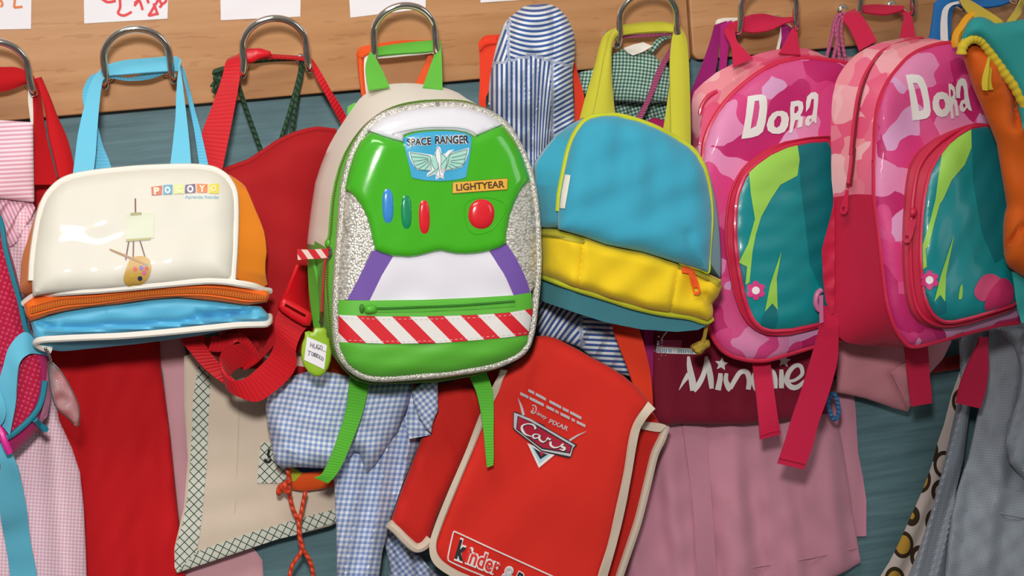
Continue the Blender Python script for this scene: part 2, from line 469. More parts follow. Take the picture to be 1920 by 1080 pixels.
def scale_poly(poly, f, c=None):
    p = np.asarray(poly, float)[:, :2]; c = p.mean(0) if c is None else np.array(c); return c + (p - c) * f

def inset(poly, w):
    p = np.asarray(poly, float)[:, :2]; c = p.mean(0); v = p - c; L = np.linalg.norm(v, axis=1)[:, None]; return c + v * (L - w) / L

def D3(pts, d):
    """give picture points a distance from the wall (number or function)"""
    p = np.asarray(pts, float)[:, :2]; dd = d(p[:, 0], p[:, 1]) if callable(d) else np.full(len(p), d)
    return np.column_stack([p, dd])

def thing(name, label, cat, at, group=None):
    o = bpy.data.objects.new(name, None); C.objects.link(o); o.empty_display_size = .02
    o.location = P(*at); o['label'] = label; o['category'] = cat
    if group: o['group'] = group
    return o

def tag(o, label, cat, group=None):
    o['label'] = label; o['category'] = cat
    if group: o['group'] = group
    return o

# ================================================================== the setting
BX = lambda x, y, d=0: P(x, y, d)
M_wood = wood('beech_board'); M_chrome = chrome('polished_steel'); M_wall = wallpaint('blue_green_wall')
M_paper = cloth('white_paper', 'e9e6ea', .9, 40, 0, .04, 0); M_white = plain('white_trim', 'ece6da', .5)

b = MB()
x0, x1, z0, z1 = -1.5, 1.9, .0, 1.9
V = [(x, y, z) for y in (0, .06) for (x, z) in ((x0, z0), (x1, z0), (x1, z1), (x0, z1))]
b.raw(V, [(0, 1, 2, 3), (7, 6, 5, 4), (0, 4, 5, 1), (1, 5, 6, 2), (2, 6, 7, 3), (3, 7, 4, 0)], M_wall)
b.build('wall_back', kind='structure')
b = MB(); b.raw([(x0, 0, 0), (x1, 0, 0), (x1, -3.4, 0), (x0, -3.4, 0), (x0, 0, -.05), (x1, 0, -.05), (x1, -3.4, -.05), (x0, -3.4, -.05)],
                [(3, 2, 1, 0), (4, 5, 6, 7), (0, 1, 5, 4), (1, 2, 6, 5), (2, 3, 7, 6), (3, 0, 4, 7)], cloth('grey_floor', '7c776f', .6, 40, 0))
b.build('floor', kind='structure')

Z_RAIL = float(P(107, 218.5, .018)[2])
def board(xa, xb, rad, parent):
    """a flat board with rounded corners and eased edges, 18 mm thick"""
    bm = bmesh.new(); T = .018; H = .42; pts = []
    for cx, cz, a0 in ((xb - rad, Z_RAIL + rad, -90), (xb - rad, Z_RAIL + H - rad, 0), (xa + rad, Z_RAIL + H - rad, 90), (xa + rad, Z_RAIL + rad, 180)):
        for k in range(7):
            a = R(a0 + 15 * k); pts.append((cx + rad * math.cos(a), cz + rad * math.sin(a)))
    f = bm.faces.new([bm.verts.new((x, -.001, z)) for x, z in pts])
    r = bmesh.ops.extrude_face_region(bm, geom=[f]); vs = [g for g in r['geom'] if isinstance(g, bmesh.types.BMVert)]
    bmesh.ops.translate(bm, verts=vs, vec=(0, -T + .001, 0))
    bmesh.ops.recalc_face_normals(bm, faces=bm.faces[:])
    fe = [e_ for e_ in bm.edges if all(abs(v.co.y + T) < 1e-5 for v in e_.verts)]
    bmesh.ops.bevel(bm, geom=fe, offset=.0018, segments=3, affect='EDGES', profile=.5)
    me = bpy.data.meshes.new('backboard'); bm.to_mesh(me); bm.free(); me.materials.append(M_wood)
    me.transform(Matrix.Translation(-Vector(parent.location)))
    me.polygons.foreach_set('use_smooth', [True] * len(me.polygons)); me.set_sharp_from_angle(angle=R(35))
    o = bpy.data.objects.new('backboard', me); C.objects.link(o); o.parent = parent; return o

XJ = float(P(1294, 60, .018)[0])
rack1 = bpy.data.objects.new('coat_rack', None); C.objects.link(rack1); rack1.location = (float(P(640, 170, .018)[0]), 0, Z_RAIL)
tag(rack1, 'long beech wood coat rack board with chrome hooks, papers taped above them', 'coat rack', 'coat rack boards on the wall')
rack2 = bpy.data.objects.new('coat_rack', None); C.objects.link(rack2); rack2.location = (float(P(1600, 90, .018)[0]), 0, Z_RAIL)
tag(rack2, 'beech wood coat rack board with rounded corner holding the two pink camouflage backpacks', 'coat rack', 'coat rack boards on the wall')
board(-1.35, XJ - .0012, .004, rack1); board(XJ + .0016, 1.75, .009, rack2)

# hook: a bent steel rod with both feet screwed to the board
HW = .0345
def hook_parts():
    b = MB(); p = [(-HW + .004, .004, -.017), (-HW + .002, .002, -.030), (-HW, -.0035, -.046), (-HW, -.007, -.058), (-HW + .0005, -.004, -.065), (-HW + .002, .006, -.068)]
    for k in range(1, 12):
        a = math.pi * (1 - k / 12); p.append((math.cos(a) * (HW - .001) * (1.0 if abs(math.cos(a)) < .9 else .99), .012 + .035 * math.sin(a) ** .85, -.068 - .012 * math.sin(a)))
    p += [(-x, z, y) for x, z, y in p[5::-1]]
    W = [(x, y, z) for x, z, y in p]
    b.tube(W, .0037, M_chrome, k=5, seg=12, world=True)
    r = b.build('hook')
    out = []
    for s_ in (-1, 1):
        b = MB(); prof = [(.0001, -.0235), (.0045, -.0232), (.0066, -.0215), (.0072, -.0195), (.0072, -.0178)]
        V, F = [], []; n = 18
        for i, (rr, y) in enumerate(prof):
            for j in range(n):
                a = 6.283 * j / n; V.append((s_ * (HW - .004) + rr * math.cos(a), y, .004 + rr * math.sin(a)))
                if i: F.append(((i - 1) * n + j, (i - 1) * n + (j + 1) % n, i * n + (j + 1) % n, i * n + j))
        b.raw(V, F, M_chrome); out.append(b.build('rosette'))
    return r, out
hook0, ros0 = hook_parts()
HOOKS = [((-70, 185), (62, 166), rack1), ((197, 156), (325, 146), rack1), ((457, 135), (577, 125), rack1), ((703, 106), (813, 103), rack1),
         ((958, 124), (1054, 116), rack1), ((1158, 80), (1265, 70), rack1), ((1383, 58), (1487, 50), rack2), ((1605, 30), (1705, 20), rack2), ((1810, 12), (1905, 4), rack2)]
HOOKPOS = []
for i, (a, c, rk) in enumerate(HOOKS):
    pos = P((a[0] + c[0]) / 2, (a[1] + c[1]) / 2, .058) ; pos[1] = 0; pos[2] += .004
    HOOKPOS.append(pos)
    h = hook0 if i == 0 else hook0.copy()
    if i: C.objects.link(h)
    h.parent = rk; h.location = Vector(pos) - rk.location
    for r0 in ros0:
        r_ = r0 if i == 0 else r0.copy()
        if i: C.objects.link(r_)
        r_.parent = h

# sheets of paper taped to the board
def paper(poly, label, marks=None, mcol=None, w=5):
    b = MB(); dfn = add(.0188, wrk(.0004, 90, len(label)))
    b.sheet(poly, dfn, M_paper, .0004, 12)
    t = tag(b.build('paper_sheet', at=P(*np.mean(poly, 0), .0184)), label, 'paper', 'papers taped to the coat rack')
    if marks:
        b = MB()
        for s_ in marks: b.stroke(s_, w, dfn, mcol, .0004)
        b.build('handwriting', t)
M_redpen = plain('red_marker', 'd8252f', .5); M_orpen = plain('orange_marker', 'd9742c', .5)
Z = zf(0, 0, 3.177)
paper([(-120, 0), (-120, -75), (60, -80), (58, 54), (-120, 58)], 'white paper with orange capital letters, at the far left end of the board',
      [Z((2, 40), (14, 30), (10, 10), (-2, 0)), Z((92, -40), (84, 45)), Z((84, 45), (134, 40))], M_orpen, 4.5)
paper([(156, -80), (318, -86), (314, 35), (158, 44)], 'white paper covered with red marker scribbles, above the light blue handles',
      [Z((540, -30), (600, -10), (640, 12), (690, 5)), Z((712, -30), (716, 40), (704, 78), (740, 92), (785, 70)), Z((800, 20), (830, 5), (850, 60)), Z((860, -40), (800, 35)), Z((870, -30), (885, 20)),
       Z((960, -30), (900, 70), (890, 92), (945, 78)), Z((915, 20), (930, 60), (940, 90)), Z((945, -20), (960, 20), (985, 12), (990, -10)), Z((950, 45), (968, 25))], M_redpen, 5)
paper([(412, -80), (565, -84), (563, 31), (414, 38)], 'blank white paper above the hook with the red webbing strap', None)
paper([(650, -80), (800, -96), (798, 16), (657, 33)], 'blank white paper above the hook with the green handle', None)
paper([(895, -90), (1012, -100), (1005, -2), (901, 5)], 'white paper corner just above the blue striped smock', None)

# ================================================================== garments and bags hanging at the back
# ---- pink smock at the far left
M_pinkchk = gingham('pink_check', 'e2a9bd', 'f3dfe7', 6.6, R(4), 'ebc6d3')
M_pinkstr = stripes('pink_stripe', 'd8a3b4', 'efd9e2', 8, .5, 1, R(-3)); M_pinkstr2 = stripes('pink_diagonal_stripe', 'c98fa6', 'e3c3d0', 7, .5, 0, R(-25))
smock1 = thing('smock', 'pink checked smock at the far left, under the magenta mesh backpack', 'smock', (60, 1080, .03), 'pink smocks')
b = MB(); o1 = [(-160, 385), (60, 375), (80, 430), (84, 560), (90, 690), (112, 790), (135, 840), (150, 885), (157, 950), (160, 1010), (164, 1110), (164, 1250), (-160, 1250)]
b.sheet(o1, add(.056, bulge(o1, .010, 40), fold(.005, 120, -.15, 1)), M_pinkchk, .004, 10, uvfn=lambda x, y: (x + 6 * np.sin(y / 120), -y))
b.build('skirt', smock1)
b = MB(); Zl = zf(0, 60, 2.572); o2 = Zl((-420, 400), (0, 425), (160, 435), (163, 640), (166, 815), (160, 822), (0, 803), (-420, 770))
F2 = add(.074, bulge(o2, .006, 22), wrk(.0015, 90, 3)); b.sheet(o2, F2, M_pinkstr, .006, 8)
b.build('folded_yoke', smock1)
b = MB(); o3 = Zl((-200, 780), (0, 800), (160, 825), (172, 850), (140, 930), (112, 985), (62, 1032), (0, 1060), (-200, 1060))
b.sheet(o3, add(.064, bulge(o3, .006, 16), fold(.003, 34, .6)), M_pinkstr2, .005, 7); b.build('sleeve', smock1)

# ---- red cloth tote on the first hook
M_red = cloth('red_canvas', 'c9121b', .8, 3, .15, .10, .05); M_reddk = cloth('red_canvas_deep', 'c41019', .85, 3, .15, .1)
tote = thing('tote_bag', 'long plain red cloth tote bag hanging behind the white and orange lunch bag', 'tote bag', (230, 1120, .02))
b = MB(); Z3 = zf(0, 600, 2.25); ot = [(60, 345), (170, 318), (292, 560)] + Z3((672, 60), (680, 200), (695, 300), (718, 480), (750, 800), (768, 960), (786, 1100), (800, 1300), (180, 1300), (180, 60))
b.sheet(ot, add(.013, bulge(ot, .009, 22), fold(.0035, 150, .05, 2), wrk(.0012, 70, 5)), M_red, .003, 11); b.build('body', tote)
b = MB(); Zt = zf(0, 0, 3.177)
b.ribbon(D3(Zt((-420, 420), (-200, 402), (0, 400), (100, 402), (168, 432), (205, 462)), .050), D3(Zt((-420, 560), (-200, 556), (0, 546), (80, 528), (150, 500), (200, 490)), .046), M_red, .003, bow=.004)
b.ribbon(D3(Zt((178, 478), (196, 520), (204, 640), (204, 800), (200, 1000), (200, 1100)), .055), D3(Zt((226, 462), (232, 540), (246, 640), (270, 800), (320, 1000), (345, 1100)), .047), M_reddk, .003)
b.ribbon(D3(Zt((222, 470), (252, 560), (275, 660), (290, 800), (318, 920), (350, 1060)), .060), D3(Zt((222, 464), (275, 560), (335, 690), (395, 820), (432, 960), (452, 1060)), .050), M_red, .003, bow=.003)
b.build('strap', tote)
b = MB(); b.ribbon(D3(Zt((170, 520), (168, 590), (172, 640), (185, 740)), .05), D3(Zt((200, 520), (206, 600), (206, 680), (206, 760)), .052), M_white, .001); b.build('care_label', tote, 'small white fabric label')

# ---- pale pink garment behind the cream bag
M_palepink = cloth('pale_pink_cotton', 'd9a3ac', .9, 4, .15, .12)
b = MB(); op = [(285, 630), (340, 630), (360, 700), (350, 1000), (470, 1020), (492, 1050), (500, 1180), (345, 1180), (336, 980), (318, 820), (306, 700)]
b.sheet(op, add(.004, fold(.0006, 60, .1, 1), bulge(op, .002, 20)), M_palepink, .002, 9, uvrot=R(3))
tag(b.build('smock', at=P(400, 1080, .01)), 'pale pink smock mostly hidden behind the cream bag with check trim', 'smock', 'pink smocks')

# ---- cream drawstring bag with green check trim
M_cream = cloth('cream_cotton', 'dfcdb9', .9, 2.6, .2, .12); M_chk = linecheck('green_check', 'd5d6c8', '2c4a40', 12.5, R(45), .13); M_dkgreen = cord('dark_green_cord', '1f4a2c', 11)
cream = thing('drawstring_bag', 'cream cotton drawstring bag trimmed with dark green check, green cord on the third hook', 'bag', (470, 1060, .02))
oc = [(345, 668), (380, 655), (450, 640), (640, 640), (640, 975), (620, 986), (560, 1002), (520, 1010), (440, 1038), (390, 1055), (332, 1075), (327, 1045), (327, 1027), (345, 950), (352, 860), (345, 760)]
Fc = add(.030, bulge(oc, .005, 70), wrk(.0008, 110, 8))
b = MB(); b.sheet(oc, Fc, M_cream, .008, 11); 
b.tube(D3([(445, 655), (448, 760), (444, 880), (440, 960)], add(Fc, .0002)), .0008, M_cream, seg=5)
b.build('body', cream)
b = MB(); b.sheet(Z3((838, 185), (888, 235), (880, 400), (872, 620), (846, 880), (830, 980), (744, 1066), (736, 1040), (738, 960), (770, 860), (795, 720), (808, 500), (815, 330)), Fc, M_chk, 0, 7, lift=.0012)
b.sheet(Z3((744, 1066), (830, 978), (930, 940), (1080, 890), (1170, 865)) + [(575, 968), (628, 955), (632, 978), (560, 1002), (520, 1011), (440, 1038), (390, 1055)], Fc, M_chk, 0, 7, lift=.0013, uvrot=R(18))
b.build('check_trim', cream, 'dark green and white diagonal check border')
b = MB(); b.sheet(Z3((1100, 520), (1180, 510), (1230, 690), (1085, 688)), Fc, M_chk, .0005, 7, lift=.0022)
b.build('patch', cream)
b = MB(); M_black = plain('black_print', '17181a', .6); Zd = zf(470, 780, 3.6)
b.stroke(Zd((128, 225), (118, 262), (132, 282)), 5, Fc, M_black, .003); b.stroke(Zd((92, 292), (118, 312), (140, 290)), 5, Fc, M_black, .003); b.build('lettering', cream)
b = MB(); Z4 = zf(340, 0, 3.177)
for pts in (Z4((330, 440), (345, 520), (390, 660), (440, 800), (486, 930), (520, 1050), (560, 1600), (560, 2060)), Z4((715, 350), (708, 430), (670, 580), (630, 720), (585, 860), (560, 960), (500, 1600), (470, 2060)), Z4((722, 360), (712, 460), (690, 560), (672, 690), (652, 830), (640, 940), (600, 1600), (590, 2060)), Z4((400, 366), (470, 362), (560, 354), (680, 350))):
    b.tube(np.column_stack([np.array(pts), np.linspace(.036, .030, len(pts))]), .0024, M_dkgreen, seg=8)
b.build('drawcord', cream, 'twisted dark green cord')
b = MB(); rg = random.Random(4)
for i in range(34):
    t = rg.random(); a = Z4((225 + rg.uniform(-10, 20), 420), (218 + rg.uniform(-25, 35), 470), (165 + 95 * t + rg.uniform(-12, 12), 530 + rg.uniform(-20, 35)))
    b.tube(np.column_stack([np.array(a), [.045, .05 + rg.uniform(-.003, .004), .048 + rg.uniform(-.006, .006)]]), .0011, M_dkgreen, seg=5, k=4)
b.tube(D3(Z4((215, 405), (222, 425), (232, 448)), .049), [.004, .0075, .005], M_dkgreen, seg=10)
b.tube(D3(Z4((240, 410), (290, 400), (350, 385)), .047), .0022, M_dkgreen)
b.build('tassel', cream)

# ---- orange drawstring bag, almost all of it behind the green backpack
M_orange = cloth('orange_nylon', 'e8571a', .55, 3, .1, .1); M_orcord = cord('orange_cord', 'e2451c', 14, .5, 0, .8); M_navy = cloth('navy_cloth', '2a3c66', .9)
obag = thing('drawstring_bag', 'orange drawstring bag with white lined straps, its cords dangling below the blue checked smock', 'bag', (580, 925, .05))
b = MB(); oo = [(680, 165), (790, 165), (800, 300), (830, 620), (690, 905), (640, 910), (600, 918), (570, 922), (547, 918), (540, 880), (560, 800), (640, 600)]
Fo = add(.043, lambda x, y: -.016 * np.clip((690 - np.asarray(y)) / 60, 0, 1) * np.clip((np.asarray(x) - 612) / 18, 0, 1), bulge(oo, .005, 25), wrk(.0006, 50, 3)); b.sheet(oo, Fo, M_orange, .004, 10)
b.sheet(Zd((270, 345), (380, 350), (300, 440), (275, 440)), Fo, cloth('lime_print', 'b2b52a', .6), 0, 6, lift=.001)
b.sheet(Zd((265, 340), (500, 345), (480, 372), (350, 382)), Fo, M_navy, 0, 6, lift=.0016); b.build('body', obag)
b = MB(); Zh = zf(640, 60, 6.75)
b.ribbon(D3(Zh((190, 300), (240, 205), (390, 165), (700, 120), (1000, 110), (1200, 108)), .040), D3(Zh((260, 330), (320, 290), (430, 260), (700, 240), (1000, 220), (1190, 200)), .050), M_orange, .002)
b.ribbon(D3(Zh((195, 270), (205, 400), (225, 560), (250, 760), (270, 900)), .040), D3(Zh((300, 270), (288, 400), (290, 560), (308, 720), (340, 900)), .044), M_orange, .002, bow=.003)
b.ribbon(D3(Zh((1130, 240), (1060, 380), (980, 560), (900, 720), (830, 900)), .042), D3(Zh((1190, 250), (1160, 360), (1100, 540), (1040, 680), (990, 900)), .042), M_orange, .002)
b.build('strap', obag)
b = MB(); b.ribbon(D3(Zh((290, 320), (288, 420), (292, 540), (305, 700), (320, 800)), .046), D3(Zh((350, 280), (328, 420), (325, 540), (345, 690), (365, 800)), .048), M_white, .001)
b.ribbon(D3(Zh((430, 310), (560, 292), (800, 268), (1000, 262), (1170, 240)), .052), D3(Zh((430, 335), (560, 330), (800, 305), (1000, 285), (1170, 262)), .054), M_white, .001); b.build('strap_lining', obag, 'white lining of the strap')
b = MB()
b.tube(np.column_stack([Zd((250, 360), (262, 440), (258, 500), (270, 570), (290, 640), (325, 720), (330, 820), (345, 890), (390, 960), (415, 1030), (425, 1120)), np.linspace(.064, .05, 11)]), .0024, M_orcord)
b.tube(np.column_stack([Zd((370, 510), (355, 580), (340, 660), (325, 740), (335, 830), (350, 890), (320, 950), (280, 1010), (255, 1120)), np.linspace(.062, .054, 9)]), .0024, M_orcord)
b.tube(np.column_stack([Zd((250, 470), (215, 480), (195, 505), (188, 530)), [.068, .066, .064, .062]]), [.003, .005, .004, .0025], M_orcord)
b.tube(np.column_stack([Zd((262, 520), (235, 495), (232, 462), (256, 440)), [.066, .07, .07, .066]]), .0032, M_orcord); b.build('drawcord', obag)

# ---- green gingham smock and pink drawstring bag at the sixth hook
M_gg = gingham('green_gingham', '2e5c50', 'c6d6cb', 6.6, R(3), '6f9485')
gsm = thing('smock', 'green and white gingham smock behind the yellow handles of the turquoise bag', 'smock', (1170, 560, .02))
Z6 = zf(1100, 0, 4.5); b = MB()
og = Z6((-60, 610), (0, 595), (60, 582), (130, 530), (210, 462), (310, 405), (430, 425), (540, 430), (620, 520), (690, 570), (720, 620), (710, 760), (700, 862), (470, 868), (240, 856), (100, 800), (-60, 790))
b.sheet(og, add(.040, bulge(og, .009, 22), wrk(.0018, 60, 2)), M_gg, .006, 7, uvfn=lambda x, y: (x + 3 * np.sin(y / 25), -y - 3 * np.sin(x / 30))); b.build('yoke', gsm)
b = MB(); ol = [(1095, 150), (1150, 180), (1255, 180), (1258, 300), (1250, 560), (1090, 560)]
b.sheet(ol, add(.012, fold(.003, 26, .1)), M_gg, .003, 8, uvrot=R(20)); b.build('skirt', gsm)
b = MB(); b.ribbon(D3(Z6((520, 440), (560, 370), (600, 325), (650, 305), (720, 290)), .044), D3(Z6((560, 445), (600, 400), (640, 355), (680, 330), (730, 312)), .044), M_gg, .003, bow=.002); b.build('hanging_loop', gsm)
b = MB(); b.sheet(Z6((310, 405), (395, 375), (480, 355), (555, 390), (470, 440), (390, 468), (345, 445)), add(.052, wrk(.001, 30, 1)), M_white, .0008, 6); b.build('care_label', gsm, 'white fabric label')
M_pinkcord = cord('pink_cord', 'b8507f', 5, .7, 0, .85); M_pinkcl = cloth('raspberry_cloth', 'b0215e', .85)
pbag = thing('drawstring_bag', 'raspberry pink drawstring bag behind the turquoise bag, with a flat pink cord', 'bag', (1260, 660, .03))
b = MB(); opb = [(1190, 240), (1225, 220), (1290, 235), (1310, 420), (1330, 668), (1200, 668)]
b.sheet(opb, add(.022, bulge(opb, .006, 25), wrk(.001, 50, 6)), M_pinkcl, .004, 10); b.build('body', pbag)
b = MB(); b.ribbon(D3(Z6((725, 300), (690, 420), (590, 600), (500, 840), (420, 990), (380, 1060)), .058), D3(Z6((755, 310), (735, 400), (640, 600), (545, 830), (470, 990), (420, 1060)), .058), M_pinkcord, .0022)
b.ribbon(D3(Z6((280, 298), (420, 292), (600, 285), (740, 268)), .049), D3(Z6((280, 322), (420, 316), (600, 306), (740, 290)), .049), M_pinkcord, .002); b.build('drawcord', pbag)

# ---- purple smock below the dark red bag (long, dusty pink)
M_dusty = cloth('dusty_pink_cotton', 'cf8fa2', .9, 3.4, .25, .12, .1)
smock2 = thing('smock', 'dusty pink smock with a front placket, below the dark red bag with white script', 'smock', (1400, 1080, .02), 'pink smocks')
Z7 = zf(1160, 600, 2.25); b = MB()
obk = Z7((860, 250), (985, 250), (1000, 380), (1010, 560), (1030, 660), (1045, 760), (1045, 912), (980, 915), (860, 900))
b.sheet(obk, add(.006, fold(.0012, 50, 0, 1)), M_dusty, .002, 9); b.build('back_panel', smock2)
of = Z7((-120, 700), (-60, 480), (150, 330), (400, 120), (420, -900), (640, -1000), (780, -200), (860, 100), (880, 280), (905, 400), (935, 480), (960, 620), (985, 800), (1005, 920), (1022, 1022), (975, 1052), (900, 1090), (850, 1200), (-230, 1200), (-180, 900))
fx_ = fold(.0055, 92, -.13, 2.1)
Ff = add(.015, lambda x, y: (fx_(x, y) + .006) * np.clip((np.asarray(y) - 800) / 130, 0, 1), bulge(of, .007, 30), fold(.0035, 130, -.10, .5), wrk(.0010, 90, 9)); b = MB(); b.sheet(of, Ff, M_dusty, .004, 10)
b.build('skirt', smock2)
b = MB(); b.ribbon(D3(Z7((262, 380), (272, 470), (295, 640), (318, 860), (330, 1080), (335, 1200)), add(Ff, .002)), D3(Z7((350, 380), (365, 460), (380, 640), (398, 860), (412, 1080), (418, 1200)), add(Ff, .0022)), M_dusty, .002); b.build('placket', smock2)
b = MB(); b.tube(D3(Z7((480, 1055), (640, 1032), (760, 1012), (880, 990), (1010, 960)), add(Ff, .0004)), .0007, M_dusty, seg=5); b.build('hem', smock2)

# ---- light pink drawstring bag under the right camouflage backpack
M_pinkbag = cloth('salmon_pink_cloth', 'd9909c', .9, 3, .25, .12)
pb2 = thing('drawstring_bag', 'salmon pink cloth bag with pink cords, showing below the rightmost pink camouflage backpack', 'bag', (1660, 770, .03))
b = MB(); Z9 = zf(1500, 480, 3.373)
opk = [(1560, 108), (1640, 104), (1690, 260), (1710, 400)] + Z9((830, 400), (960, 540), (905, 650), (830, 732), (760, 800), (695, 860), (698, 950), (680, 985), (600, 965), (500, 930), (420, 903), (320, 880), (228, 862), (222, 560))
Fk = add(.036, bulge(opk, .010, 30), wrk(.0016, 70, 4), crease(Z9((570, 740), (690, 960)), -.004, 6)); b.sheet(opk, Fk, M_pinkbag, .006, 9); b.build('body', pb2)
b = MB(); b.sheet(Z9((575, 738), (640, 690), (700, 660), (720, 800), (700, 940), (684, 982), (640, 870)), add(Fk, .003, lambda x, y: .004 * (np.asarray(y) > 0)), M_pinkbag, .002, 7); b.build('folded_corner', pb2)
b = MB(); Z5 = zf(1540, 0, 3.176); M_pinkcord2 = cord('rose_cord', 'c9608c', 9, .7, 0, .85)
for p_ in (Z5((150, 80), (100, 92), (75, 140), (60, 230), (25, 360)), Z5((165, 90), (112, 110), (95, 170), (90, 260), (65, 370)), Z5((170, 95), (125, 120), (118, 200), (130, 290), (150, 380)), Z5((130, 82), (90, 110), (85, 180), (100, 280), (110, 380))):
    b.tube(D3(p_, .050), .0022, M_pinkcord2)
b.build('drawcord', pb2)

# ---- patterned cloth and grey blue smock at the right
def M_rings():
    s = NT('ring_print_cloth'); v = s.uv(100 / 46, 100 / 60, R(18)); vo = s.n('TexVoronoi', {'Vector': v, 'Scale': 1.0, 'Randomness': .35}); sp_ = s.n('SeparateColor', {0: vo.outputs['Color']})
    inner = s.mix(s.math('GREATER_THAN', sp_.outputs[0], .62), lin('cfc2bd'), lin('c0943c'))
    r1 = s.math('GREATER_THAN', vo.outputs[0], .30); col = s.mix(r1, inner, lin('3a2c1c')); r2 = s.math('GREATER_THAN', vo.outputs[0], .43)
    return s.fin(s.mix(r2, col, lin('cdbfb9')), .85, None, .05, spec=.2)
Zg = zf(1640, 640, 2.454); b = MB()
opt = Zg((395, 130), (352, 250), (320, 380), (285, 480), (262, 570), (222, 680), (160, 820), (110, 930), (70, 1010), (20, 1090), (-40, 1250), (200, 1250), (300, 800), (420, 400))
b.sheet(opt, add(.014, fold(.003, 60, .4)), M_rings(), .004, 8)
tag(b.build('printed_cloth', at=P(1720, 1080, .02)), 'white cloth printed with dark brown and mustard rings, peeking out left of the grey smock', 'cloth')
M_grey = gingham('grey_fine_check', '969fab', 'a9b0ba', 5, R(4), '9fa8b3')
gs = thing('smock', 'grey blue smock with a patch pocket at the right end of the rack', 'smock', (1850, 1080, .03))
b = MB(); ogl = Zg((385, -60), (395, 180), (375, 300), (345, 440), (310, 600), (255, 800), (205, 950), (150, 1090), (120, 1250), (330, 1250), (345, 900), (372, 700), (410, 540), (440, 300), (520, 60), (560, -60))
b.sheet(ogl, add(.034, fold(.005, 40, .25, 1), bulge(ogl, .006, 12)), M_grey, .003, 4.5); b.build('side_panel', gs)
b = MB(); ogm = Zg((530, -90), (520, 20), (500, 150), (480, 300), (450, 440), (428, 540), (400, 620), (375, 700), (350, 820), (338, 920), (325, 1060), (310, 1250), (900, 1250), (900, -90))
Fg = add(.050, bulge(ogm, .014, 22), fold(.006, 78, .14, 2.2), wrk(.0018, 60, 12)); b.sheet(ogm, Fg, M_grey, .006, 8, uvfn=lambda x, y: (x + 8 * np.sin(y / 70), -y)); b.build('front', gs)
b = MB(); opo = Zg((412, 588), (440, 612), (480, 640), (600, 675), (720, 705), (900, 730), (900, 1250), (330, 1250), (345, 900), (380, 700))
b.sheet(opo, add(Fg, .003), M_grey, .002, 8, uvrot=R(14)); b.tube(D3(Zg((470, 762), (580, 790), (690, 812), (900, 850)), add(Fg, .0034)), .0009, M_grey, seg=5); b.build('pocket', gs)
b = MB(); osl = Zg((560, -60), (640, 20), (668, 130), (655, 270), (612, 390), (600, 470), (620, 560), (690, 640), (900, 760), (900, -60)); 
b.sheet(osl, add(.072, bulge(osl, .016, 18), fold(.003, 40, .3)), M_grey, .01, 8, uvrot=R(-10)); b.build('sleeve', gs)
# dark red strap seen in the gap under the right backpack
b = MB(); b.ribbon(D3(Zg((230, 95), (300, 80), (390, 60), (460, 40)), .016), D3(Zg((240, 150), (300, 140), (390, 125), (460, 110)), .018), cloth('dark_red_web', '8c1f22', .8), .003)
tag(b.build('strap', at=P(1780, 690, .015)), 'dark red strap crossing the gap between the salmon pink cloth and the grey smock', 'strap')
# blue elastic
b = MB(); b.tube(D3(Z7((893, 318), (885, 360), (898, 405), (915, 418), (928, 390), (922, 340), (908, 312)), .062), .0026, cord('blue_elastic', '2f6ea6', 9, .6, 0, .85), closed=True)
tag(b.build('hair_tie', at=P(1563, 765, .06)), 'small blue elastic loop beside the long crimson strap, over the dusty pink smock', 'hair tie')

# ================================================================== the middle layer
# ---- magenta backpack cut by the left edge of the frame
M_mag = cloth('magenta_nylon', 'c22a6e', .6, 3, .15, .1); M_mesh = NT('crimson_mesh'); 
def mk_mesh():
    s = M_mesh; v = s.uv(100 / 9, 100 / 9, R(20)); vo = s.n('TexVoronoi', {'Vector': v, 'Scale': 1.0, 'Randomness': .2}); f = s.math('LESS_THAN', vo.outputs[0], .30)
    return s.fin(s.mix(s.math('MULTIPLY', f, .5), lin('b0123c'), lin('d95a7a')), .75, s.bump(vo.outputs[0], .5, .001), .1, spec=.2)
M_mesh = mk_mesh(); M_tealpipe = plain('teal_piping', '1f7f94', .5); M_ltblue = cloth('light_blue_webbing', '64bcd8', .7, 3.4, .3, .08); M_pinkpale2 = cloth('pale_pink_nylon', 'd98fb4', .6)
Zm = zf(0, 360, 2.161)
bp0 = thing('backpack', 'magenta backpack with crimson mesh back panel and light blue straps at the left edge', 'backpack', (20, 850, .05), 'backpacks on the coat rack')
ob = Zm((-420, -60), (-40, 0), (8, 105), (30, 200), (62, 310), (88, 420), (112, 545), (150, 620), (192, 660), (202, 730), (200, 830), (190, 900), (165, 950), (110, 1010), (60, 1058), (-420, 1100))
Fb0 = add(.104, bulge(ob, .024, 38)); b = MB(); b.sheet(ob, Fb0, M_mag, .02, 9); b.build('body', bp0)
b = MB(); om = Zm((-420, -20), (-60, 30), (0, 120), (22, 230), (50, 345), (80, 450), (104, 555), (100, 640), (40, 700), (-420, 720))
b.sheet(om, Fb0, M_mesh, .002, 7, lift=.003)
om2 = Zm((62, 690), (100, 668), (152, 652), (168, 720), (160, 800), (140, 870), (100, 930), (34, 985), (44, 860))
b.sheet(om2, Fb0, M_mesh, .002, 7, lift=.002); b.build('mesh_panel', bp0, 'crimson dotted mesh panel')
b = MB(); b.sheet(Zm((196, 690), (206, 740), (202, 850), (192, 905), (170, 935), (158, 930), (180, 850), (186, 770)), Fb0, M_pinkpale2, .002, 6, lift=.002); b.build('side_trim', bp0, 'pale pink side trim')
b = MB(); b.tube(D3(Zm((-60, 30), (0, 112), (20, 225), (50, 342), (80, 448), (106, 560), (140, 610)), add(Fb0, .004)), .0028, M_tealpipe)
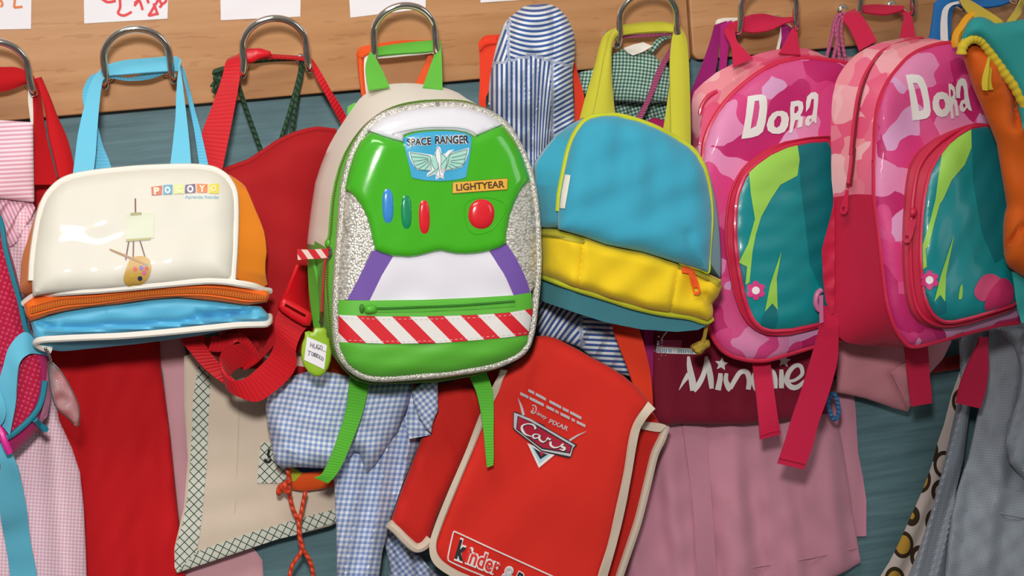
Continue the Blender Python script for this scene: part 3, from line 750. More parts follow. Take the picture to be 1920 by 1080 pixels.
b.tube(D3(Zm((182, 765), (172, 830), (150, 885), (104, 938), (34, 992), (-40, 1010)), add(Fb0, .004)), .003, M_tealpipe)
b.tube(D3(Zm((140, 920), (162, 945), (186, 962)), add(Fb0, .005)), .0032, M_tealpipe); b.build('piping', bp0, 'teal piping')
b = MB()
b.ribbon(np.column_stack([Zm((205, 668), (150, 610), (98, 568), (40, 625), (10, 720), (-20, 800), (-90, 820)), [.118, .124, .130, .134, .136, .136, .134]]),
         np.column_stack([Zm((198, 664), (150, 656), (112, 660), (78, 700), (68, 790), (64, 860), (40, 985)), [.116, .126, .136, .142, .142, .140, .136]]), M_ltblue, .002, k=10)
b.ribbon(np.column_stack([Zm((-120, 700), (-30, 760), (8, 830), (22, 900), (-10, 950), (-110, 960)), [.136, .142, .146, .146, .144, .14]]),
         np.column_stack([Zm((-120, 760), (-60, 820), (-30, 860), (-20, 900), (-40, 915), (-110, 910)), [.14, .146, .15, .15, .148, .142]]), M_ltblue, .002, k=8)
Zs = zf(0, 600, 2.25)
b.ribbon(np.column_stack([Zs((-60, 560), (0, 600), (-5, 700), (2, 830), (15, 900), (30, 980), (42, 1080), (50, 1250)), [.13, .128, .12, .11, .10, .095, .09, .09]]),
         np.column_stack([Zs((20, 500), (72, 610), (92, 690), (112, 790), (122, 880), (135, 970), (156, 1080), (170, 1250)), [.13, .128, .12, .11, .10, .095, .09, .09]]), M_ltblue, .002, k=8)
b.build('shoulder_strap', bp0, 'light blue webbing strap')
b = MB(); b.tube(np.column_stack([Zs((-20, 440), (2, 470), (22, 520), (40, 560)), [.14, .146, .148, .146]]), .0035, plain('hot_pink_plastic', 'e0319a', .35)); b.build('zip_pull', bp0, 'hot pink plastic pull')

# ---- clear charm on a ball chain
ch = thing('key_charm', 'clear plastic pouch charm on a silver ball chain below the lunch bag', 'charm', (130, 795, .09))
M_clear = clear('clear_plastic', 'f2eef2', .15); M_steel = plain('steel', 'b9b9b5', .25, .5, 1)
ocm = Zs((206, 178), (232, 190), (262, 225), (300, 290), (330, 358), (336, 410), (326, 448), (290, 415), (240, 372), (218, 310), (208, 250))
b = MB(); b.sheet(ocm, add(.134, bulge(ocm, .006, 12), wrk(.002, 26, 3)), M_clear, .006, 5); b.build('pouch', ch)
b = MB(); b.tube(D3(ocm, .135), .0007, M_steel, closed=True, seg=5); b.build('welded_seam', ch)
b = MB()
for k in range(8):
    t = k / 7; p_ = Zs((192 + 22 * t + 6 * math.sin(3 * t), 122 + 62 * t))[0]; q = P(p_[0], p_[1], .162 - .026 * t); rr = .0017; V, F = [], []
    for i in range(7):
        for j in range(8):
            th, ph = math.pi * i / 6, 6.283 * j / 8; V.append(q + rr * np.array([math.sin(th) * math.cos(ph), math.sin(th) * math.sin(ph), math.cos(th)]))
    for i in range(6):
        for j in range(8): F.append((i * 8 + j, (i + 1) * 8 + j, (i + 1) * 8 + (j + 1) % 8, i * 8 + (j + 1) % 8))
    b.raw(V, F, M_steel)
b.build('ball_chain', ch)

# ---- red satchel with crumpled webbing straps, third hook
M_sat = cloth('deep_red_nylon', 'a90f17', .75, 3, .15, .12); M_redweb = webbing('red_webbing', 'd0101f', 7, .6, .6); M_redplastic = plain('red_plastic', 'd51322', .35)
sat = thing('shoulder_bag', 'deep red nylon bag on the third hook, its webbing strap looped below', 'bag', (520, 750, .06))
osat = Z4((180, 1060), (245, 1018), (330, 985), (410, 955), (470, 915), (520, 882), (570, 848), (620, 822), (670, 800), (720, 784), (780, 770), (830, 766), (900, 775), (1000, 790)) + [(690, 330), (690, 500), (660, 600), (600, 660), (520, 665), (420, 640), (370, 560), (360, 430)]
Fs = add(.056, bulge(osat, .020, 45), wrk(.0016, 120, 11), lambda x, y: -.014 * np.clip((np.asarray(x) - 540) / 100, 0, 1)); b = MB(); b.sheet(osat, Fs, M_sat, .008, 10); b.build('body', sat)
b = MB(); b.tube(D3(Z4((245, 1022), (330, 990), (410, 960), (470, 920), (520, 887), (570, 853), (620, 827), (670, 805), (720, 789), (780, 775), (830, 772), (920, 784)), add(Fs, .001)), .0032, M_sat); b.build('piping', sat)
b = MB()
b.ribbon(np.column_stack([Z4((300, 345), (268, 370), (240, 470), (180, 640), (122, 800), (140, 900), (165, 1000), (180, 1060)), [.03, .05, .062, .068, .072, .074, .076, .076]]),
         np.column_stack([Z4((345, 330), (356, 350), (348, 470), (322, 620), (285, 810), (262, 920), (240, 1025), (225, 1070)), [.04, .056, .064, .068, .072, .074, .076, .076]]), M_redweb, .0022)
b.ribbon(D3(Z4((335, 325), (400, 318), (470, 322), (560, 328), (680, 336), (760, 344)), .044), D3(Z4((335, 350), (400, 370), (450, 352), (560, 346), (680, 352), (750, 362)), .050), M_redweb, .002)
b.ribbon(np.column_stack([Z4((740, 340), (775, 352), (830, 430), (890, 540), (940, 620), (978, 690), (1010, 780)), [.04, .05, .056, .054, .050, .046, .044]]),
         np.column_stack([Z4((705, 352), (760, 370), (800, 460), (862, 570), (910, 660), (946, 728), (970, 800)), [.046, .054, .058, .056, .052, .048, .046]]), M_redweb, .002)
b.build('shoulder_strap', sat)
b = MB()
b.sheet(Z4((348, 300), (400, 288), (470, 286), (530, 305), (540, 330), (500, 342), (470, 350), (430, 372), (395, 380), (380, 350), (350, 345)), add(.060, bulge(Z4((348, 300), (400, 288), (470, 286), (530, 305), (540, 330), (470, 350), (430, 372), (395, 380), (350, 345)), .004, 8)), M_redplastic, .006, 5)
b.build('strap_slider', sat, 'bright red plastic slider')
Zb = zf(280, 480, 3.6)
b = MB()   # wide strap down from the bag to its buckle
b.ribbon(np.column_stack([Zb((1000, 60), (960, 160), (925, 245), (890, 300), (870, 360)), [.096, .10, .104, .106, .108]]), np.column_stack([Zb((1072, 60), (1062, 200), (1064, 300), (1072, 400), (1078, 470)), [.070, .074, .078, .086, .092]]), M_redplastic, .003, bow=.003)
# strap below the buckle, round the bottom and up into a curl
b.ribbon(np.column_stack([Zb((870, 370), (845, 450), (848, 520), (845, 600), (800, 690), (720, 770), (640, 830), (560, 840), (500, 780), (480, 700), (500, 640), (560, 605), (630, 590)), [.104, .106, .112, .122, .132, .136, .138, .136, .132, .126, .122, .118, .114]]),
         np.column_stack([Zb((1070, 470), (1020, 540), (985, 640), (992, 720), (960, 800), (860, 900), (730, 980), (600, 945), (520, 880), (560, 780), (640, 740), (700, 700), (690, 640)), [.104, .106, .110, .118, .126, .132, .134, .132, .122, .108, .102, .10, .10]]), M_redweb, .0024, k=9)
b.ribbon(np.column_stack([Zb((900, 440), (860, 560), (800, 640), (720, 720), (640, 770)), [.10, .104, .106, .106, .104]]), np.column_stack([Zb((850, 460), (800, 580), (750, 650), (680, 700), (620, 730)), [.09, .094, .096, .096, .096]]), M_redweb, .002)
# left strap from behind the lunch bag
b.ribbon(np.column_stack([Zb((180, 480), (210, 560), (270, 640), (350, 740), (430, 810), (520, 870)), [.078, .086, .098, .106, .112, .112]]), np.column_stack([Zb((380, 520), (370, 580), (400, 640), (470, 720), (520, 780), (580, 840)), [.078, .086, .098, .106, .112, .112]]), M_redweb, .0022)
b.ribbon(np.column_stack([Zb((430, 540), (520, 560), (600, 520), (650, 540), (700, 600), (740, 660)), [.084, .092, .098, .098, .096, .094]]), np.column_stack([Zb((400, 640), (500, 640), (590, 580), (625, 610), (650, 680), (700, 720)), [.098, .102, .10, .096, .092, .09]]), M_redweb, .002)
b.build('loose_strap', sat)
b = MB(); obk_ = Zb((880, 305), (905, 275), (960, 300), (1030, 340), (1092, 385), (1100, 420), (1085, 472), (1040, 470), (960, 425), (890, 375), (868, 345))
b.sheet(obk_, add(.116, bulge(obk_, .004, 8)), M_redplastic, .005, 5, holes=[Zb((920, 322), (1060, 398), (1050, 415), (912, 340))]); b.build('buckle', sat, 'bright red plastic buckle')
b = MB(); b.sheet(Zb((860, 900), (1000, 740), (1100, 760), (1080, 830), (960, 880), (870, 915)), add(.060, wrk(.003, 30, 2)), M_sat, .006, 7)
b.sheet(Zb((330, 560), (560, 520), (720, 560), (780, 640), (760, 760), (560, 760), (420, 660)), add(.074, wrk(.003, 30, 5)), M_sat, .006, 8); b.build('lower_flap', sat)

# ---- blue gingham smock, below the green backpack
M_bgg = gingham('blue_gingham', '7b92c6', 'e2e7ee', 10, R(2), 'afbcda'); M_bgg2 = gingham('blue_gingham_bias', '768cc0', 'e2e7ee', 9.5, R(-38), 'acb9d8')
bs = thing('smock', 'blue and white gingham smock hanging below the green backpack', 'smock', (680, 1080, .05), 'blue and white smocks')
Zk = zf(460, 660, 2.572)
b = MB(); obd = Zk((420, 200), (880, 160), (880, 300), (850, 420), (800, 540), (760, 640), (725, 740), (700, 810), (680, 900), (662, 960), (645, 1090), (630, 1240), (440, 1240), (442, 1080), (440, 900), (432, 700), (425, 590))
b.sheet(obd, add(.062, bulge(obd, .010, 20), fold(.005, 42, .14, 0), wrk(.001, 40, 1)), M_bgg, .004, 7, uvfn=lambda x, y: (x + .16 * y, -y)); b.build('body', bs)
b = MB(); obr = Zk((690, 840), (740, 880), (800, 960), (850, 990), (890, 1040), (960, 1090), (1000, 1240), (640, 1240), (700, 1050), (672, 930))
b.sheet(obr, add(.026, bulge(obr, .008, 14), fold(.005, 30, -.3)), M_bgg2, .005, 7); b.build('side_panel', bs)
b = MB(); ou = Zk((122, 165), (200, 122), (330, 85), (430, 100), (560, 132), (800, 140), (830, 180), (800, 225), (770, 300), (735, 380), (700, 432), (660, 490), (625, 545), (582, 588), (565, 540), (552, 490), (530, 478), (490, 520), (430, 575), (400, 562), (340, 560), (260, 556), (180, 560), (148, 540), (130, 480), (122, 420), (104, 340), (98, 260))
Fu = add(.078, bulge(ou, .026, 34), wrk(.0025, 60, 7), crease(Zk((200, 470), (245, 490), (255, 540)), .006, 5), crease(Zk((560, 480), (575, 540), (585, 590)), -.004, 5))
b.sheet(ou, Fu, M_bgg, .014, 7, uvfn=lambda x, y: (x * .98 + .12 * y + 4 * np.sin(y / 40), -y + 5 * np.sin(x / 45))); b.build('sleeve', bs)
b = MB(); ocl = Zk((800, 190), (850, 152), (928, 142), (930, 280), (905, 340), (897, 392), (868, 372), (840, 320), (812, 250))
b.sheet(ocl, add(.104, bulge(ocl, .007, 10)), M_bgg2, .006, 6); b.sheet(Zk((800, 200), (840, 330), (895, 400), (850, 408), (790, 420), (770, 330)), add(.098, wrk(.002, 30, 3)), M_bgg, .004, 6); b.build('collar', bs)

# ---- blue striped smock on the fifth hook
M_bstr = stripes('blue_stripe', '3f5a96', 'dfe3e6', 9.6, .5, 0); M_bstrh = stripes('blue_stripe_across', '3f5a96', 'dfe3e6', 9.6, .5, 1)
ss = thing('smock', 'blue and white striped smock draped over the fifth hook', 'smock', (1090, 700, .05), 'blue and white smocks')
Zp = zf(860, 0, 3.177)
oss = Zp((345, 70), (385, 40), (430, 28), (520, 22), (560, 30), (600, 52), (640, 95), (668, 150), (688, 200), (694, 280), (692, 350), (680, 420), (682, 560), (690, 700), (700, 850), (720, 1000), (500, 1050), (300, 1000), (200, 700), (178, 600), (180, 520), (196, 400), (220, 290), (240, 220), (265, 150), (300, 105))
def uv_s(x, y):
    X, Y = (x - 860) * 3.177, y * 3.177
    w_ = 1 / (1 + np.exp(-(Y - 330 - .25 * np.abs(X - 430)) / 16)); top = Y / 3.177 * 1.0 - 6 * np.cos((X - 450) / 130) * 3 ; fan = (X - 395) / 3.177 * (1.05) + np.where(X > 440, (X - 440) * (Y - 330) / 1500 / 1.2, 0)
    side = (Y + .55 * X) / 3.177
    r = np.where(w_ > .5, np.where(X > 560, side, fan), np.where(X < 300 + 0 * Y, (X + .35 * Y) / 3.177, top))
    return r, y
bul_ = bulge(oss, .036, 34); tap = lambda y: np.clip((np.asarray(y) - 165) / 120, 0, 1)
Fss = add(.064, lambda x, y: bul_(x, y) * (1 - .62 * tap(y)) - .026 * tap(y), crease(Zp((560, 60), (575, 200), (560, 380), (575, 560), (555, 760)), -.010, 7), crease(Zp((340, 90), (300, 200), (320, 420), (290, 700)), -.008, 7),  lambda x, y: .005 * np.cos((x + .10 * (y - 110)) / 7.5 + .6 * np.sin(y / 40)) * np.clip((y - 105) / 50, 0, 1), crease(Zp((430, 320), (395, 520), (400, 760)), -.010, 6), crease(Zp((470, 330), (480, 560), (440, 800)), -.008, 6), wrk(.002, 46, 3))
b = MB(); b.sheet(oss, Fss, M_bstr, .003, 5.5, uvfn=uv_s); b.build('shoulder', ss)
b = MB(); oin = Zp((178, 620), (200, 480), (215, 445), (262, 440), (300, 500), (290, 620), (230, 700))
b.sheet(oin, add(.058, wrk(.001, 20, 3)), M_bstr, .003, 6, uvrot=R(70)); b.build('inner_fold', ss)
b = MB(); Z8 = zf(800, 600, 2.25)
osl2 = [(990, 330), (1050, 300), (1080, 420), (1112, 540)] + Z8((780, -40), (790, 40), (830, 130), (862, 240), (800, 222), (700, 160), (640, 112), (560, 85), (480, 75), (455, -20)) 
b.sheet(osl2, add(.052, bulge(osl2, .012, 24), fold(.004, 40, .5)), M_bstrh, .004, 7, uvfn=lambda x, y: (x, np.where(x > 1088, y - .05 * (x - 1088), 1.9 * (y * .5 + .9 * x - .002 * (x - 1000) ** 2) * .62))); b.build('lower_sleeve', ss)

# ---- bright red satchel bag with cream binding
M_cars = cloth('bright_red_canvas', 'da2a1e', .75, 2.8, .12, .08); M_bind = cloth('cream_binding', 'd9c8b4', .8, 3, .2); M_carsdk = cloth('red_canvas_gusset', 'cc231b', .8, 2.8, .12, .1); M_orr = cloth('orange_red_strap', 'e63a1a', .7, 3, .15)
cb = thing('shoulder_bag', 'bright red canvas flap bag with cream binding, tilted below the green backpack', 'bag', (1000, 1090, .05))
orear = Z8((60, 270), (440, 172), (900, 290), (985, 440), (1010, 440), (996, 490), (962, 560), (932, 690), (892, 850), (842, 1000), (812, 1090), (790, 1250), (200, 1250)) 
b = MB(); b.sheet(orear, add(.068, bulge(orear, .008, 18)), M_carsdk, .010, 10)
olg = Zk((925, 150), (1000, 150), (1190, 190), (1130, 380), (1000, 640), (925, 800), (890, 910), (820, 938), (765, 885), (695, 832), (752, 668), (848, 420), (905, 260))
b.sheet(olg, add(.082, bulge(olg, .012, 24), fold(.0012, 70, -.4)), M_carsdk, .008, 8); b.build('body', cb)
b = MB(); b.tube(np.column_stack([Z8((1008, 446), (992, 500), (960, 570), (930, 692), (890, 850), (840, 1000), (808, 1100), (795, 1200)), np.full(8, .074)]), .0050, M_bind, seg=8)
b.build('body_binding', cb, 'cream fabric binding'); b = MB()
b.ribbon(D3(Z8((912, 428), (985, 436), (1012, 446)), .080), D3(Z8((905, 460), (960, 470), (985, 472)), .080), M_bind, .002)
b.build('top_binding', cb, 'cream fabric binding'); b = MB()
b.tube(np.column_stack([Zk((692, 828), (730, 860), (772, 905), (820, 944), (860, 935), (892, 900)), np.full(6, .090)]), .0052, M_bind)
b.build('body_binding', cb, 'cream fabric binding')
oflap = Z8((335, 205), (440, 128), (462, 68), (500, 66), (545, 76), (640, 125), (700, 160), (760, 190), (830, 235), (890, 285), (945, 350), (915, 400), (892, 445), (872, 520), (850, 650), (822, 800), (785, 950), (750, 1080), (700, 1250), (300, 1180), (190, 1110), (120, 1076), (42, 1022), (20, 960), (40, 870), (100, 720), (170, 560), (232, 395), (285, 270))
Fc8 = add(.106, bulge(oflap, .014, 30), wrk(.0012, 170, 13), crease(Z8((460, 70), (430, 200), (400, 320)), .003, 10), tilt(0, 0, -.004, 1000, 850))
b = MB(); b.sheet(oflap, Fc8, M_cars, .004, 9); b.build('flap', cb)
b = MB()
b.ribbon(D3(Z8((312, 212), (278, 290), (228, 400), (165, 560), (95, 722), (35, 872), (12, 960), (34, 1030), (120, 1090), (200, 1130), (300, 1200)), add(Fc8, .004)),
         D3(Z8((338, 212), (300, 300), (250, 405), (188, 562), (120, 725), (62, 872), (40, 955), (62, 1012), (132, 1060), (208, 1095), (310, 1165)), add(Fc8, .004)), M_bind, .003, k=6)
b.ribbon(D3(Z8((935, 345), (898, 395), (870, 450), (852, 520), (832, 650), (800, 800), (765, 950), (725, 1080), (680, 1250)), add(Fc8, .004)),
         D3(Z8((965, 375), (930, 410), (900, 455), (884, 520), (862, 650), (832, 805), (796, 955), (758, 1085), (715, 1250)), add(Fc8, .004)), M_bind, .003, k=6)
b.build('flap_binding', cb, 'cream fabric binding')
b = MB()
b.ribbon(np.column_stack([Z8((745, -900), (765, -300), (780, 0), (804, 90), (850, 210), (880, 300), (905, 360)), [.05, .06, .08, .09, .096, .10, .10]]), np.column_stack([Z8((740, -900), (830, -300), (885, 0), (912, 90), (940, 210), (950, 300), (952, 360)), [.05, .06, .08, .088, .092, .094, .094]]), M_orr, .002)
b.ribbon(D3(Zp((118, 250), (124, 330), (126, 420), (126, 520), (124, 640), (150, 1000)), .046), D3(Zp((225, 205), (222, 300), (200, 430), (180, 540), (165, 640), (260, 1000)), .050), M_orr, .002)
b.ribbon(D3(Zp((120, 262), (150, 222), (200, 212), (400, 200), (600, 190)), .040), D3(Zp((125, 300), (160, 270), (220, 262), (400, 250), (600, 240)), .052), M_orr, .002)
b.ribbon(D3(Zp((600, 200), (665, 340), (680, 460), (690, 580), (692, 720), (700, 800)), .047), D3(Zp((640, 190), (690, 370), (722, 480), (745, 560), (752, 640), (770, 760)), .05), M_orr, .002)
b.build('shoulder_strap', cb)
# printing on the flap
M_silver = plain('silver_print', 'c3c2c6', .4); M_darkp = plain('dark_print', '25292f', .5); M_crimp = plain('crimson_print', 'b0203a', .5); M_bluep = plain('ice_blue_print', 'a9cfdb', .5); M_whitep = plain('white_print', 'e8e4e2', .5); M_redp = plain('red_print', 'e0352d', .5)
Zc = zf(940, 700, 5.4)
b = MB()
for row, (pa, pb) in enumerate((((275, 172), (810, 455)), ((195, 205), (850, 535)))):
    for t0, t1 in ((0, .11), (.14, .33), (.40, .62), (.65, .76), (.79, 1)) if row == 0 else ((0, .12), (.14, .36), (.40, .52), (.54, .59), (.62, .76), (.79, .84), (.87, 1)):
        A_ = np.array(pa) + (np.array(pb) - pa) * t0; B_ = np.array(pa) + (np.array(pb) - pa) * t1
        nch = max(2, int(np.linalg.norm(B_ - A_) / 14))
        for i in range(nch):      # small unreadable capitals
            q0 = A_ + (B_ - A_) * (i + .12) / nch; q1 = A_ + (B_ - A_) * (i + .75) / nch; up = np.array([-.0, 1.0]) * 15
            b.stroke(Zc(tuple(q0 - up), tuple(q0 + up)), 1.3, Fc8, M_silver, .0022, smooth=False)
            if i % 3 != 1: b.stroke(Zc(tuple(q0 - up * (.9 if i % 2 else 0)), tuple(q1 - up * (.9 if i % 2 else 0))), 1.3, Fc8, M_silver, .0022, smooth=False)
            b.stroke(Zc(tuple(q1 - up), tuple(q1 + up * .9)), 1.2, Fc8, M_silver, .0022, smooth=False)
b.stroke(Zc((312, 325), (345, 330), (352, 375), (330, 405), (302, 395), (312, 375)), 2, Fc8, M_silver, .0022)
b.stroke(Zc((325, 345), (318, 395)), 1.6, Fc8, M_silver, .0022)
b.text('isney', Zc((352, 412))[0], Zc((450, 468))[0], 7.5, Fc8, M_silver, .0022, .01, slant=.2)
b.text('PIXAR', Zc((478, 500))[0], Zc((668, 585))[0], 8.5, Fc8, M_silver, .0022, .02)
# winged emblem plate
b.sheet(Zc((120, 390), (140, 385), (435, 525), (450, 545), (770, 725), (735, 760), (705, 850), (680, 858), (405, 790), (130, 575), (118, 555)), Fc8, M_darkp, 0, 6, lift=.0020)
b.sheet(Zc((128, 396), (300, 462), (450, 552), (750, 728), (725, 755), (700, 842), (410, 782), (140, 570), (126, 545)), Fc8, M_silver, 0, 6, lift=.0023)
b.sheet(Zc((165, 430), (300, 490), (450, 575), (720, 735), (695, 812), (410, 765), (150, 565)), Fc8, M_darkp, 0, 6, lift=.0026)
b.sheet(Zc((172, 440), (300, 502), (445, 588), (708, 742), (688, 800), (415, 752), (160, 560)), Fc8, M_crimp, 0, 6, lift=.0029)
b.stroke(Zc((168, 250), (200, 330), (225, 425)), [.6, 4, 5], Fc8, M_silver, .0023); b.stroke(Zc((860, 588), (770, 630), (690, 680)), [.6, 3, 4], Fc8, M_silver, .0023)
b.sheet(Zc((262, 705), (330, 735), (405, 795), (470, 812), (540, 825), (380, 958)), Fc8, M_whitep, 0, 5, lift=.0020)
b.sheet(Zc((305, 735), (405, 800), (500, 822), (385, 915)), Fc8, M_bluep, 0, 5, lift=.0023); b.sheet(Zc((325, 752), (405, 805), (470, 820), (395, 870)), Fc8, M_darkp, 0, 5, lift=.0026)
b.sheet(Zc((385, 790), (440, 808), (402, 840)), Fc8, M_crimp, 0, 5, lift=.0029)
for dx, dy, mt, lf, k_ in ((5, 7, M_darkp, .0033, 1.25), (0, 0, M_whitep, .0037, 1.0)):
    S = lambda *p: Zc(*[(x + dx, y + dy) for x, y in p])
    b.stroke(S((335, 565), (345, 552), (320, 520), (260, 512), (210, 535), (215, 580), (250, 620), (310, 640)), [2.0 * k_, 4 * k_, 3 * k_, 2 * k_, 3.5 * k_, 5 * k_, 3 * k_, 1.2 * k_], Fc8, mt, lf)
    b.stroke(S((385, 625), (350, 615), (320, 630), (330, 655), (365, 655), (390, 630), (385, 665), (420, 695), (455, 680)), [2 * k_, 2 * k_, 3.5 * k_, 3 * k_, 2 * k_, 3 * k_, 4 * k_, 3 * k_, 1.2 * k_], Fc8, mt, lf)
    b.stroke(S((455, 680), (470, 655), (490, 672), (500, 660)), [1.5 * k_, 3 * k_, 2.5 * k_, 2 * k_], Fc8, mt, lf)
    b.stroke(S((500, 690), (500, 725), (530, 750), (570, 748), (600, 735)), [4 * k_, 4.5 * k_, 3 * k_, 2 * k_, 1.5 * k_], Fc8, mt, lf)
    b.stroke(S((630, 715), (605, 735), (640, 758), (625, 778), (590, 765)), [3.5 * k_, 3 * k_, 5 * k_, 3 * k_, 1.2 * k_], Fc8, mt, lf)
b.build('emblem_print', cb, 'silver and crimson emblem print')
Zn = zf(820, 980, 7.385); b = MB()
b.stroke(Zn((1700, 790), (1150, 540), (700, 335), (270, 135), (235, 130), (215, 160), (155, 430), (150, 500), (180, 540), (420, 650), (640, 740), (1100, 950)), 2.6, Fc8, M_whitep, .0022, k=4)
for body, a_, c_, h_, mt, bo in (('k', (240, 478), (362, 524), 35, M_darkp, .045), ('inder', (385, 540), (835, 722), 30, M_redp, .02)):
    b.text(body, Zn(a_)[0], Zn(c_)[0], h_, Fc8, M_whitep, .0022, bo + .075, slant=-.08); b.text(body, Zn(a_)[0], Zn(c_)[0], h_, Fc8, mt, .0027, bo, slant=-.08)
b.text('&', Zn((845, 800))[0], Zn((1040, 880))[0], 34, Fc8, M_whitep, .0030, .05); b.text('&', Zn((852, 798))[0], Zn((1032, 872))[0], 32, Fc8, M_silver, .0034, .0)
b.text('B', Zn((1040, 850))[0], Zn((1150, 900))[0], 26, Fc8, M_whitep, .0022, .10); b.text('B', Zn((1050, 850))[0], Zn((1140, 892))[0], 26, Fc8, M_darkp, .0028, .03)
b.build('lettering', cb)

# ---- dark red bag with white script lettering
M_minnie = cloth('dark_red_canvas', '80112e', .75, 3, .15, .12); M_minmag = cloth('magenta_side', '9c1a6a', .7)
mb_ = thing('tote_bag', 'dark red bag with white script and stars, hanging below the left pink camouflage backpack', 'bag', (1390, 800, .05))
omn = Z7((138, -60), (880, -60), (900, 100), (905, 300), (890, 395), (780, 412), (640, 428), (520, 440), (400, 440), (260, 438), (200, 446), (150, 432), (140, 300))
Fm = add(.040, bulge(omn, .008, 24), fold(.0016, 70, 0, 1)); b = MB(); b.sheet(omn, Fm, M_minnie, .008, 10); b.build('body', mb_)
b = MB(); b.sheet(Z7((100, -60), (150, -60), (146, 150), (142, 330), (142, 420), (132, 420), (115, 200)), add(.046, 0), M_minmag, .008, 8); b.build('gusset', mb_, 'magenta side edge')
b = MB(); b.sheet(Z7((160, 84), (268, 84), (262, 130), (160, 130)), Fm, cloth('rose_print', 'c04a72', .7), 0, 8, lift=.0009)
b.sheet(Z7((158, 113), (240, 116), (345, 122), (345, 145), (240, 143), (158, 138)), Fm, M_whitep, 0, 7, lift=.0014)
M_bink = plain('blue_ink', '6f9fb8', .5)
for k_, x_ in enumerate((176, 184, 192, 202, 211, 219, 254, 262, 272, 283, 292, 302, 312)):   # too blurred to read
    b.stroke(Z7((x_, 121 + (x_ - 176) * .04), (x_ + (3 if k_ % 3 else -1), 136 + (x_ - 176) * .04)), 2.2, Fm, M_bink, .002, smooth=False)
b.build('name_strip', mb_, 'white strip with small blue lettering')
b = MB(); rg = random.Random(2); M_seq = plain('silver_sequin', 'e6dff0', .2, .5, .8)
for i in range(46):
    r_ = abs(rg.gauss(0, 1)); a_ = rg.uniform(0, 6.28); c_ = Z7((168 + 14 * r_ * math.cos(a_), 128 + 26 * r_ * math.sin(a_)))[0]
    b.disc(c_, rg.uniform(.9, 1.9), Fm, M_seq, .0022, n=7)
b.build('sequins', mb_, 'silver sequins'); 
b = MB(); b.tube(D3(Z7((178, 88), (188, 68), (202, 50), (205, 30)), .056), .0009, M_whitep); b.build('thread', mb_)
b = MB(); Zi = zf(1190, 600, 4.908)
def mst(pts, w): b.stroke(Zi(*pts), w, Fm, M_whitep, .0012)
mst([(408, 645), (450, 570), (500, 500)], [1, 6, 11]); mst([(495, 335), (505, 430), (530, 560), (540, 650)], [5, 10, 13, 12]); mst([(540, 650), (590, 590), (640, 480), (660, 335)], [10, 10, 9, 5]); mst([(660, 335), (680, 430), (700, 540), (708, 632)], [5, 10, 11, 8])
mst([(790, 490), (785, 550), (765, 645)], [8, 10, 11]); mst([(845, 490), (840, 560), (870, 625), (885, 640)], [7, 9, 12, 9]); mst([(880, 630), (930, 540), (975, 480), (1030, 480), (1055, 550), (1045, 640)], [8, 9, 9, 10, 10, 9])
mst([(1100, 490), (1095, 560), (1120, 625), (1135, 640)], [7, 9, 12, 9]); mst([(1130, 630), (1170, 540), (1210, 480), (1260, 470), (1290, 540), (1295, 630)], [8, 9, 9, 10, 10, 8])
mst([(1350, 455), (1352, 540), (1350, 628)], [7, 10, 9]); mst([(1410, 560), (1470, 555), (1540, 500), (1530, 430), (1480, 420), (1420, 480), (1400, 560), (1440, 615), (1500, 615), (1568, 555)], [5, 6, 7, 8, 8, 9, 10, 10, 9, 5])
for cx, cy in ((800, 405), (1375, 375)):
    st = []
    for k in range(10):
        a = -1.57 + k * .6283 + .12; r_ = 66 if k % 2 == 0 else 30; st.append((cx + r_ * math.cos(a), cy + r_ * math.sin(a)))
    b.sheet(Zi(*st), Fm, M_whitep, 0, 5, lift=.0012)
b.build('lettering', mb_)
b = MB(); Z33 = zf(1280, 0, 3.178); M_magst = cloth('purple_magenta_strap', 'a01c74', .7)
b.ribbon(np.column_stack([Z33((190, 150), (160, 260), (110, 400), (40, 580), (-100, 1000), (-190, 1850)), [.05, .046, .044, .044, .044, .044]]), np.column_stack([Z33((262, 125), (215, 270), (200, 400), (140, 600), (0, 1000), (-120, 1850)), [.05, .046, .044, .044, .044, .044]]), M_magst, .002)
b.ribbon(np.column_stack([Z33((225, 150), (225, 270), (222, 390), (220, 600)), [.052, .058, .058, .056]]), np.column_stack([Z33((290, 120), (272, 270), (260, 390), (255, 600)), [.05, .056, .056, .056]]), cloth('magenta_strap', 'b5217f', .7), .002)
b.ribbon(D3(Z33((585, 150), (590, 260), (600, 500), (640, 1850)), .046), D3(Z33((660, 140), (640, 260), (650, 500), (760, 1850)), .046), M_magst, .002)
b.build('shoulder_strap', mb_, 'purple magenta strap')
b = MB(); b.ribbon(D3(Z33((198, 190), (200, 130), (235, 112), (330, 108), (560, 108), (640, 115)), .036), D3(Z33((212, 200), (218, 148), (248, 132), (330, 126), (560, 128), (640, 135)), .042), M_white, .0015)
b.ribbon(D3(Z33((585, 150), (578, 200), (556, 300)), .046), D3(Z33((600, 150), (592, 210), (572, 310)), .046), M_white, .001); b.build('strap_lining', mb_, 'white strap edging')

